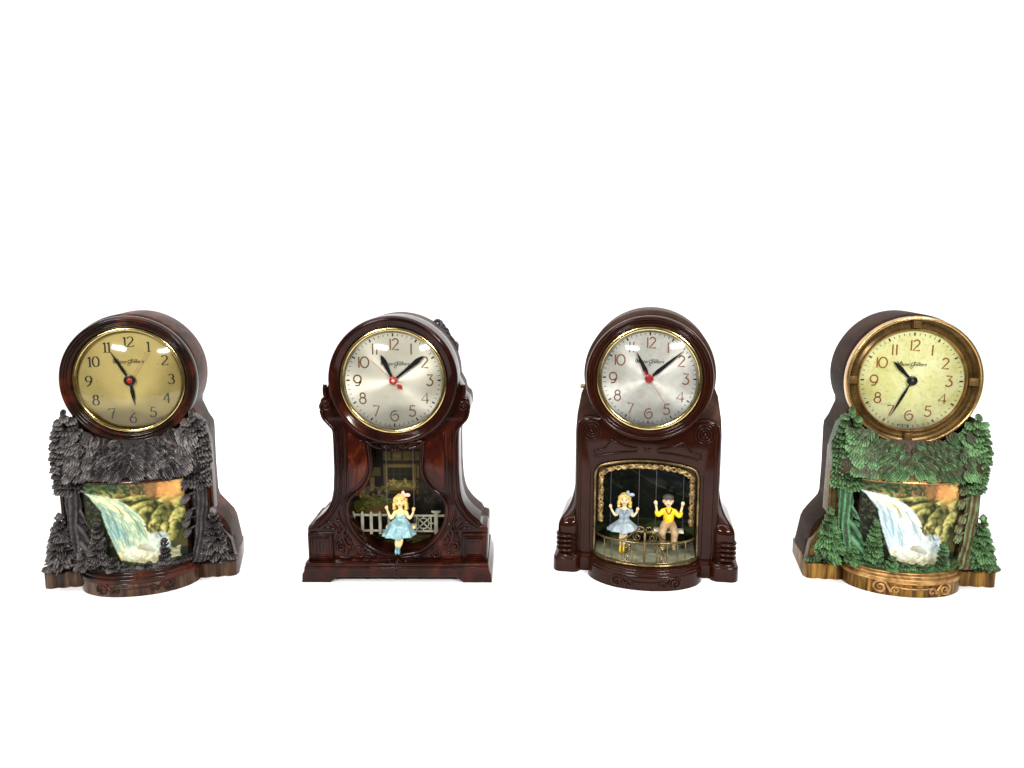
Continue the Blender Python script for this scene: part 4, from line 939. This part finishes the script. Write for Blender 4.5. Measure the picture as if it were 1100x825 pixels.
# window frame mould, panels and pilaster lines
mb = MB(); fr = [(x, z) for x, z in win]; mb.tube(on(fr, .98), .2, 10, True)
mb.tube(on([(x * 1.075 + (.06 if x > 0 else -.06), (z - 7) * 1.05 + 7) for x, z in win if z < 8.0], .98), .10, 8)
mb.build('window_frame', 'mahogany', case, 60)
for s in (-1, 1):
    mb = MB(); pn = [(2.75, 12.5), (4.2, 13.6), (4.25, 8.0)] + [(x + .35, z + .12) for x, z in spline([(4.0, 7.95), (3.15, 8.7), (2.62, 9.6), (2.42, 10.6), (2.45, 11.6)], 4)]
    pn = [(4.32, 8.25), (4.32, 13.7), (2.75, 12.6), (2.62, 11.6), (2.58, 10.6), (2.85, 9.6), (3.4, 8.85)]
    mb.plate([(s * x, z) for x, z in pn], .93, 1.2, .06); mb.build('side_panel', 'mahogany_panel', case, 40)
    mb = MB()
    rail = [(4.5, 13.9), (4.55, 11), (4.6, 8.6), (4.75, 7.7), (5.1, 6.9)]
    mb.tube([(s * x, .98, z) for x, z in spline(rail, 5)], .11, 8)
    rail = [(5.28, 14.0), (5.22, 12), (5.22, 9.5), (5.35, 8.0), (5.75, 6.8), (6.5, 5.7), (7.4, 4.9), (8.0, 4.7)]
    mb.tube([(s * x, .98, z) for x, z in spline(rail, 6)], .15, 8)
    rail = [(4.95, 14.2), (4.92, 12), (4.95, 9), (5.1, 7.6), (5.6, 6.4), (6.4, 5.35), (7.2, 4.75)]
    mb.tube([(s * x, .99, z) for x, z in spline(rail, 6)], .07, 6)
    # volute on the shoulder
    P = spiral(6.1, 15.95, .55, .1, -60, 1.7); mb.tube([(s * x, .92, z) for x, z in P], taper(len(P), .13, .8, .6), 8)
    P = spline([(6.55, 15.6), (6.35, 14.9), (5.85, 14.3), (5.4, 13.7), (5.25, 12.8)], 5); mb.tube([(s * x, .92, z) for x, z in P], .15, 8)
    P = spline([(6.05, 16.7), (6.15, 17.2), (6.1, 17.9)], 5); mb.tube([(s * x, .95, z) for x, z in P], .2, 8)
    mb.sphere((s * 6.1, .9, 15.95), .14)
    mb.build('pilaster_moulding', 'mahogany', case, 60)
    # corner block with stepped frame and flutes
    mb = MB(); mb.plate([(s * x, z) for x, z in [(5.85, 1.72), (8.1, 1.72), (8.12, 4.3), (5.85, 4.3)]], .62, 1.3, .1)
    for q in (0, 1):
        e = .18 + .2 * q; mb.tube([(s * x, .57, z) for x, z in [(5.85 + e, 1.9 + e), (8.1 - e, 1.9 + e), (8.1 - e, 4.25 - e), (5.85 + e, 4.25 - e)]], .09, 8, True)
    for q in range(4): mb.tube([(s * (6.5 + .3 * q), .6, 2.55), (s * (6.5 + .3 * q), .6, 3.6)], .08, 6)
    mb.build('corner_block', 'mahogany', case, 40)
    # carved acanthus
    mb = MB()
    def cv(P, r=.11, a=.5, b=.3): mb.tube([(s * x, .93, z) for x, z in P], taper(len(P), r * 1.3, a, b), 8)
    cv(spiral(3.55, 2.35, .62, .08, 20, 1.5)); cv(spiral(5.15, 2.95, .55, .08, 200, -1.5))
    cv(spline([(4.2, 2.5), (4.7, 3.2), (5.0, 4.0), (4.9, 4.7), (4.6, 5.2)], 5), .13)
    cv(spline([(5.7, 3.1), (5.4, 4.0), (4.8, 4.6), (5.2, 5.6), (5.3, 6.4)], 5), .1); cv(spline([(5.6, 4.5), (6.2, 4.75), (6.8, 4.65)], 4), .11)
    cv(spline([(5.2, 4.4), (5.8, 5.0), (6.2, 5.3), (6.7, 5.0)], 4), .09); cv(spline([(5.0, 5.0), (5.5, 5.5), (5.9, 5.5)], 4), .09)
    cv(spline([(2.9, 2.6), (2.3, 2.1), (1.9, 2.0)], 4), .1); cv(spline([(3.0, 2.1), (2.5, 1.9)], 4), .08); cv(spline([(4.2, 2.0), (4.7, 1.9), (5.5, 2.0)], 4), .09)
    for q in range(5): cv(spline([(4.0 + .25 * q, 2.9 + .35 * q), (4.25 + .25 * q, 3.3 + .3 * q), (4.3 + .22 * q, 3.8 + .3 * q)], 4), .085)
    for q in range(4): cv(spline([(4.75 + .1 * q, 3.5 + .2 * q), (5.15 + .08 * q, 3.8 + .1 * q), (5.4, 4.0 + .15 * q)], 4), .07)
    for x, z in ((4.6, 2.4), (5.0, 2.5), (4.4, 3.0), (3.5, 2.35), (5.2, 3.0), (2.1, 2.2)): mb.sphere((s * x, .86, z), .16)
    mb.build('carved_scroll', 'mahogany', case, 60)
mb = MB()   # crest over the scene
for s in (-1, 1):
    P = spiral(.75 * s, 12.55, .42, .06, 90, -1.5 * s); mb.tube(on(P, .72), taper(len(P), .13, .8, .5), 8); mb.sphere((.75 * s, .62, 12.55), .2)
    P = spline([(s * 2.6, 12.85), (s * 1.9, 12.35), (s * 1.2, 12.15)], 4); mb.tube(on(P, .8), .13, 8)
    P = spline([(0, 12.6), (s * .25, 12.2), (s * .2, 11.8)], 4); mb.tube(on(P, .75), taper(len(P), .12), 8)
mb.sphere((0, .7, 12.1), .2)
mb.build('crest_ornament', 'mahogany', case, 60)
mb = MB()   # drop under it
for s in (-1, 1):
    P = spline([(s * .02, 1.95), (s * .3, 1.62), (s * .72, 1.62), (s * .82, 1.9)], 4); mb.tube(on(P, .55), taper(len(P), .14), 8)
    P = [(0, .35, 1.75), (s * .28, -.02, 1.5), (s * .6, -.12, 1.2)]; mb.tube(spline(P, 4), taper(9, .11), 8)
mb.tube([(0, .9, 2.15), (0, .5, 1.9), (0, .1, 1.62), (0, -.2, 1.2), (0, -.28, .8)], [.12, .13, .13, .12, .05], 8)
mb.build('drop_ornament', 'mahogany', case, 60)
mb = MB(); mb.lathe(rndprof([(5.1, 1.6), (5.62, 1.1), (5.70, .55), (5.62, .18), (5.45, .02), (5.28, .02), (5.12, .10), (4.95, .20), (4.78, .32), (4.68, .55), (4.62, 1.2), (4.8, 1.6)], 4), (0, ZC)); mb.build('bezel', 'mahogany', c2, 60)
gold_ring(c2, 4.32, 4.70, .35)
d = dial(c2, ZC, 4.36, .72, 'dial_silver', 'num_gold', 'deco', True, 3.18, .95)
signature(d, .15, ZC + 1.45, .69)
text_mesh('small_print', 'MADE IN U.S.A.', .16, 0, ZC - 4.12, .69, 'num_black', d, 0, 1.6)
hand(c2, 'hour_hand', ZC, .56, -25, 2.5, .46, .74, .2, 'black'); hand(c2, 'minute_hand', ZC, .50, 50.8, 3.45, .44, .80, .2, 'black')
hand(c2, 'second_hand', ZC, .43, -46.5, 2.65, .05, .5, .5, 'red')
mb = MB(); a = math.radians(133.5)
lf = [(.45, 0), (.62, .14), (.8, .22), (1.0, .1), (1.12, 0), (1.0, -.1), (.8, -.22), (.62, -.14)]
mb.plate([(t * math.sin(a) + w_ * math.cos(a), ZC + t * math.cos(a) - w_ * math.sin(a)) for t, w_ in lf], .42, .47, 0); mb.build('second_hand_counterweight', 'red', c2)
mb = MB(); disc(mb, ZC, .36, .38, .6); hub = mb.build('hub', 'red', c2); mb = MB(); disc(mb, ZC, .16, .33, .4); mb.build('hub_cap', 'pink', hub)
glass(c2, ZC, 4.36, .36, .95)
P = cottage(); P.a *= .42; P.sheet('cottage_picture', lambda u, v: (-4.9 + 9.8 * u, 3.85, 12.9 - 11.2 * v), 'picture', c2)
mb = MB(); yf = 2.7
for i in range(5):
    x = -4.35 + .82 * i; mb.plate([(x - .14, 3.5), (x + .14, 3.5), (x + .14, 5.5), (x, 5.75), (x - .14, 5.5)], yf, yf + .12, .03)
mb.box(-4.6, -.4, yf + .13, yf + .24, 5.22, 5.42); mb.box(-4.6, -.4, yf + .13, yf + .24, 3.72, 3.9)
mb.build('picket_fence', 'fence_cream', c2, 40)
mb = MB()
mb.plate([(3.15, 3.5), (3.5, 3.5), (3.5, 5.5), (3.75, 5.62), (3.75, 5.75), (2.9, 5.75), (2.9, 5.62), (3.15, 5.5)], yf, yf + .16, .03)
mb.box(1.1, 4.5, yf + .02, yf + .12, 5.2, 5.38); mb.box(1.1, 3.1, yf + .02, yf + .12, 3.72, 3.88)
for p, q in (((1.55, 4.0), (2.75, 5.1)), ((1.55, 5.1), (2.75, 4.0)), ((1.5, 3.8), (1.5, 5.2)), ((2.85, 3.8), (2.85, 5.2)), ((2.15, 3.8), (2.15, 4.1)), ((2.15, 5.0), (2.15, 5.2)), ((2.6, 4.55), (3.1, 4.55))): mb.ribbon([p, q], .11, yf, .08)
P_ = [(2.15 + .52 * math.cos(math.radians(22.5 + 45 * k)), 4.55 + .52 * math.sin(math.radians(22.5 + 45 * k))) for k in range(9)]; mb.ribbon(P_, .09, yf, .08)
mb.build('garden_gate', 'fence_cream', c2, 40)
swing(c2, -1.0, 1.45, 1.75, 4.75, 12.2, 'skin')
girl(c2, .22, 1.5, 6.02, 1.0, (-1.02, 1.4, 6.5), (1.45, 1.4, 6.35), (.08, 4.0, 1.5), 'blue_dress', 'skin', 'pink', (.66, 7.62), 'blue_dress', [(-.06, .55, 2.75), (.16, .35, 2.85)], True, 'blonde girl in a blue dress with a pink bow')
mb = MB(); rn = random.Random(4)   # bunched black cord slung behind the top of the shell
for k in range(7):
    c = (3.3 + .24 * k, 6.6 + .2 * rn.random(), 22.6 - .34 * k)
    P = [(c[0] + .38 * math.cos(t) + .1 * rn.random(), c[1] + .5 * math.sin(t + k), c[2] + .45 * math.sin(t)) for t in [2 * PI * q / 10 for q in range(10)]]
    mb.tube(spline(P, 3, True), .2, 7, True)
mb.tube(spline([(4.6, 7.4, 21), (5.0, 7.9, 16), (4.6, 8.4, 8), (5.0, 8.6, 1), (5.2, 9.2, .2), (7, 11, .2)], 6), .13, 8)
mb.build('power_cord', 'rubber', c2)

# ------------------------------------------------------------------ CLOCK 3: chocolate clock with girl and boy on swings
c3 = thing('mantel_clock', 'chocolate brown clock with a girl and boy on swings behind a brass railing', 'clock', (11.992 + .12, 69.081), -9.97, GRP)
a, b = 5.15, 3.55
out = [(-8.35, 7.4), (-8.4, .5)] + [(-8.2, .1), (-7.9, -.1), (-6.4, -.1), (-6.1, .1), (-5.9, .55), (-5.15, .55)] + ell(a, b, 40, 180, 360, 0, .3) + [(5.15, .55), (5.9, .55), (6.1, .1), (6.4, -.1), (7.9, -.1), (8.2, .1), (8.4, .5), (8.35, 7.4)]
mb = MB(); mb.plate(out, 1.35, 0, .12, axis='z'); base = mb.build('base', 'chocolate', c3, 40)
mb = MB(); mb.plate([(-8.1, 7)] + [(x * .985, y + .12) for x, y in out[2:-2]] + [(8.1, 7)], 1.62, 1.2, .16, axis='z')
mb.plate([(-4.9, 1)] + ell(a - .3, b - .3, 40, 183, 357, 0, .3) + [(4.9, 1)], 1.78, 1.5, .12, axis='z'); mb.build('base_moulding', 'chocolate', base, 40)
mb = MB(); front_scroll(mb, a + .03, b - .3 + .03, .66, .11, 1.0, .2); mb.build('scroll_ornament', 'chocolate', base)
half = [(6.45, 1.5), (6.45, 13.3), (6.3, 14.0), (5.85, 14.5), (5.2, 14.65), (4.4, 14.55), (4.2, 14.7)] + arc(0, ZC, 5.2, -42, 90, 20)
w_in = [(4.62, 1.7), (4.66, 9.2)] + spline([(4.66, 9.2), (4.45, 9.85), (3.9, 10.2), (2.6, 10.5), (1.2, 10.68), (0, 10.72)], 5)
w_in = w_in + [(-x, z) for x, z in w_in[::-1]][1:]
mb = MB(); mb.plate(mirror(half), .9, 3.9, .22, [w_in])
sh = [(6.6, 1.5), (6.62, 13), (6.5, 14.6), (6.15, 16.6)] + arc(0, 18.4, 5.92, -10, 90, 22)
case = mb.build('case', 'chocolate', c3, 40)
mb = MB(); mb.plate(mirror(sh), 7.3, 4.96, .5); mb.plate(mirror(sh), 1.9, 4.7, .3, [w_in]); mb.build('rear_shell', 'chocolate_shell', case, 40)
mb = MB(); mb.plate(mirror([(x * .98, z) for x, z in sh]), 4.75, 4.95, 0); mb.build('scene_backing', 'night', case)
for s in (-1, 1):
    mb = MB()   # rosette, raised panel line and vertical bead
    for r, t in ((.84, .07), (.58, .085), (.34, .07)): mb.tube(on(arc(s * 5.05, 13.35, r, 0, 360, 32)[:-1], .84), t, 8, True)
    mb.sphere((s * 5.05, .85, 13.35), .2)
    mb.build('rosette', 'chocolate', case, 60)
    mb = MB(); L = spline([(4.75, 11.5), (4.1, 11.6), (3.6, 12.0), (3.25, 12.6)], 5) + spline([(3.25, 12.6), (2.5, 12.2), (1.8, 11.98), (.95, 11.85)], 5)[1:] + [(.95, 11.5)] + spline([(.95, 11.5), (2.2, 11.42), (3.5, 11.2), (4.75, 10.9)], 5)[1:]
    mb.tube([(s * x, .84, z) for x, z in L], .085, 10, True)
    mb.tube([(s * 6.05, .88, 1.7), (s * 6.05, .88, 13.0)], .1, 8); mb.tube([(s * 5.1, .88, 1.8), (s * 5.1, .88, 9.5)], .04, 6)
    P = spline([(6.05, 13.0), (6.0, 13.9), (5.4, 14.3), (4.5, 14.2)], 6); mb.tube([(s * x, .88, z) for x, z in P], .1, 8)
    mb.sphere((s * .2, .82, 11.75), .15)
    mb.build('raised_panel_line', 'chocolate', case, 60)
    mb = MB()   # side buttress with ribbed foot
    prof = spline([(1.5, 8.05, .45), (2.8, 8.05, .45), (3.8, 8.05, .45), (4.4, 8.0, .5), (4.9, 7.75, .8), (5.5, 7.3, 1.6), (6.3, 6.95, 2.9), (7.4, 6.8, 4.2), (8.5, 6.7, 5.2)], 4)
    N = 15; vs = []
    for z, xo, yf in prof:
        c = (6.2 + xo) / 2; r = (xo - 6.2) / 2
        vs += [(s * 6.2, 6.6, z)] + [(s * (c - r * math.cos(PI * k / (N - 3))), yf + .6 - .6 * math.sin(PI * k / (N - 3)) ** .6, z) for k in range(N - 2)] + [(s * xo, 6.6, z)]
    mb.add(vs, [(j * N + k, j * N + (k + 1) % N, (j + 1) * N + (k + 1) % N, (j + 1) * N + k) for j in range(len(prof) - 1) for k in range(N)] + [tuple((len(prof) - 1) * N + k for k in range(N))])
    mb.build('side_buttress', 'chocolate', case, 50)
    mb = MB()
    for k in range(4): mb.lathe([(.80, 0)], (0, 0), 3) if 0 else mb.tube([(s * 7.22 + .88 * math.cos(t), 1.05 + .95 * math.sin(t), 2.0 + .46 * k) for t in [2 * PI * q / 28 for q in range(28)]], .14, 8, True)
    mb.build('ribbed_foot', 'chocolate', case, 60)
# window trim, filigree border
mb = MB()
fb = [(4.66, .7, 1.95)]
bowl = [(4.66 * math.cos(math.radians(q)), .75 + 3.0 * math.sin(math.radians(q)), 1.92) for q in range(358, 181, -6)]
up = on(w_in[1:-1][::1], .82)
loop = up + [(-4.66, .8, 2.0)] + bowl[::-1] + [(4.66, .8, 2.0)]
mb.tube(loop, .12, 8, True); mb.build('window_trim', 'brass' if 0 else 'old_brass', case, 60)
mb = MB()
rn = random.Random(21)
def flower(x, z, r):
    mb.tube(on(arc(x, z, r, 0, 360, 14)[:-1], 1.55), .075, 6, True); mb.sphere((x, 1.5, z), r * .42)
    for q in range(6): a = 2 * PI * q / 6; mb.sphere((x + math.cos(a) * r * .95, 1.53, z + math.sin(a) * r * .95), r * .36, 8, 6)
def spray(x, z, dx, dz, L):
    for sg in (-1, 1):
        P = spline([(x, z), (x + dx * L * .5 - dz * sg * L * .28, z + dz * L * .5 + dx * sg * L * .28), (x + dx * L + dz * sg * L * .1, z + dz * L - dx * sg * L * .1), (x + dx * L * .8 - dz * sg * L * .2, z + dz * L * .8 + dx * sg * L * .2)], 4)
        mb.tube(on(P, 1.56), taper(len(P), .11, .6, .5), 6)
    for q in range(3):
        f = .3 + .3 * q; mb.sphere((x + dx * L * f + rn.uniform(-.08, .08), 1.52, z + dz * L * f + rn.uniform(-.12, .12)), .15, 8, 6, (1.3, .7, 1))
TZ = lambda x: 9.42 + .62 * (1 - (x / 4.3) ** 2)
for x in (-3.9, -2.6, -1.3, 0, 1.3, 2.6, 3.9): flower(x, TZ(x) - (.25 if abs(x) > 3 else 0), .2)
for x in (-3.6, -2.3, -1.0, .35, 1.65, 2.95): spray(x, TZ(x) - .02, .95, .12 if x < 0 else -.12, .7)
for s in (-1, 1):
    for z in (8.3, 7.0, 5.7): flower(s * 4.15, z, .19)
    for z in (9.1, 7.9, 6.6, 5.3): spray(s * 4.15, z, 0, -1, .75)
for ph in (0, PI):      # twin running vines through the flowers
    P = [(-4.0 + 8.0 * i / 72, TZ(-4.0 + 8.0 * i / 72) - (.12 if abs(-4.0 + 8.0 * i / 72) > 3.3 else 0) + .2 * math.sin(ph + i * .62)) for i in range(73)]
    mb.tube(on(P, 1.52), .085, 8)
    for s in (-1, 1):
        P = [(s * (4.17 + .17 * math.sin(ph + i * .62)), 9.3 - 4.7 * i / 42) for i in range(43)]; mb.tube(on(P, 1.52), .085, 8)
fl = mb.build('filigree_border', 'filigree', case, 60)
mb = MB()
for s in (-1, 1): mb.plate([(s * x, z) for x, z in [(4.5, 9.4), (4.5, 4.6), (4.15, 4.4), (3.95, 5), (4.0, 6), (3.92, 7), (4.0, 8), (3.92, 9)]], 1.66, 1.76, .03)
tp = [(-4.4, 9.3)] + [(-4.3 + 8.6 * i / 24, 9.75 + .65 * (1 - (2 * i / 24 - 1) ** 2)) for i in range(25)] + [(4.4, 9.3)] + [(4.2 - 8.4 * i / 48, 9.22 + .66 * (1 - (2 * i / 48 - 1) ** 2) + .07 * math.sin(i * 1.3)) for i in range(49)]
mb.plate(tp, 1.66, 1.76, .03)
mb.build('filigree_ground', 'filigree_ground', case, 40)
P = park(); P.a *= .55; P.sheet('park_picture', lambda u, v: (-4.9 + 9.8 * u, 4.7, 10.9 - 9.6 * v), 'picture', c3)
mb = MB(); mb.plate([(-4.6, 4.65), (-4.6, .9)] + ell(4.45, 2.85, 30, 182, 358, 0, .75) + [(4.6, .9), (4.6, 4.65)], 1.84, 1.7, .04, axis='z'); mb.build('stage_floor', 'stage', c3)
# railing bowed round the stage
def ry(x): return .75 - 2.75 * math.sqrt(max(0, 1 - (x / 4.55) ** 2))
mb = MB(); xs = [-4.35 + 8.7 * i / 48 for i in range(49)]
mb.tube([(x, ry(x), 3.92) for x in xs], .10, 8); mb.tube([(x, ry(x), 2.08) for x in xs], .08, 8)
rl = mb.build('railing', 'old_brass', c3, 60)
for x, r in ((-3.6, .04), (-2.9, .04), (-2.0, .06), (-1.1, .055), (0, .075), (1.1, .055), (2.0, .06), (2.9, .04), (3.6, .04)):
    mb = MB(); mb.tube([(x, ry(x), 2.0), (x, ry(x), 3.95)], r * 1.3, 8); mb.build('baluster', 'old_brass', rl)
for s in (-1, 1):
    mb = MB(); f = lambda p: (s * p[0], ry(p[0]) - .02, p[1])
    P = spiral(1.55, 3.5, .25, .05, 180, -1.3); mb.tube([f(p) for p in P], .06, 6); P = spiral(1.5, 2.45, .27, .05, 0, -1.3); mb.tube([f(p) for p in P], .06, 6)
    mb.tube([f(p) for p in spline([(1.3, 3.5), (1.37, 3.1), (1.72, 2.8), (1.77, 2.45)], 5)], .06, 6); mb.build('baluster_scroll', 'old_brass', rl)
mb = MB()
for s in (-1, 1):
    f = lambda p: (s * p[0], ry(0) + .0 + .12 * abs(p[0]) ** 1.5, p[1])
    mb.tube([f(p) for p in arc(.36, 5.15, .27, 0, 360, 20)[:-1]], .075, 6, True)
    P = spiral(.68, 4.42, .40, .1, 100, -1.5); mb.tube([f(p) for p in P], .075, 6)
    mb.tube([f(p) for p in spline([(.15, 5.0), (.8, 4.95), (1.25, 4.6), (1.75, 4.15), (2.2, 3.97)], 5)], .09, 8)
mb.tube([(0, ry(0), 3.9), (0, ry(0), 4.95)], .11, 8); mb.build('railing_crest', 'old_brass', rl, 60)
swing(c3, -3.25, -.65, 2.1, 3.95, 10.2, 'cream'); swing(c3, .92, 3.4, 2.1, 3.95, 10.2, 'cream')
girl(c3, -1.95, 1.9, 5.62, .96, (-3.25, 1.9, 5.95), (-.72, 1.9, 5.78), (-2.0, 3.85, 1.5), 'grey_dress', 'skin_pale', 'grey_dress', (-1.52, 7.1), 'yellow', [(-2.2, .7, 2.25), (-1.95, .7, 2.3)], False, 'blonde girl in a pale blue dress beside the boy')
boy(c3, 2.12, 1.9, 5.78, 1.0, (.90, 1.9, 6.5), (3.38, 1.9, 6.52), 'boy in a yellow shirt and grey cap')
mb = MB(); mb.lathe(rndprof([(5.1, 1.9), (5.55, 1.3), (5.62, .5), (5.56, .05), (5.40, -.08), (5.24, .04), (5.18, .22), (5.05, .26), (4.95, .16), (4.80, .20), (4.70, .45), (4.62, 1.2), (4.8, 1.6)], 4), (0, ZC)); mb.build('bezel', 'chocolate', c3, 60)
gold_ring(c3, 4.26, 4.70, .32)
d = dial(c3, ZC, 4.34, .72, 'dial_grey', 'num_brown', 'deco', True, 3.2, .94)
signature(d, .0, ZC + 1.5, .69)
text_mesh('small_print', 'MADE IN U.S.A.', .16, -.1, ZC - 4.08, .69, 'num_black', d, 0, 1.4)
hand(c3, 'hour_hand', ZC, .56, -26, 2.65, .40, .30, .2, 'black'); hand(c3, 'minute_hand', ZC, .50, 49, 3.9, .36, .25, .2, 'black')
hand(c3, 'second_hand', ZC, .43, 146.8, 3.2, .05, .5, .0, 'red'); hand(c3, 'second_hand_tail', ZC, .43, -33, .95, .2, .6, 0, 'dark_red')
mb = MB(); disc(mb, ZC, .38, .38, .6); hub = mb.build('hub', 'dark_red', c3)
glass(c3, ZC, 4.34, .34, .95)
mb = MB(); mb.tube([(-5.7, 4.2, 16.9), (-6.1, 4.2, 16.9), (-6.42, 4.2, 16.9)], [.2, .2, .2], 14); mb.build('setting_knob', 'old_brass', c3)
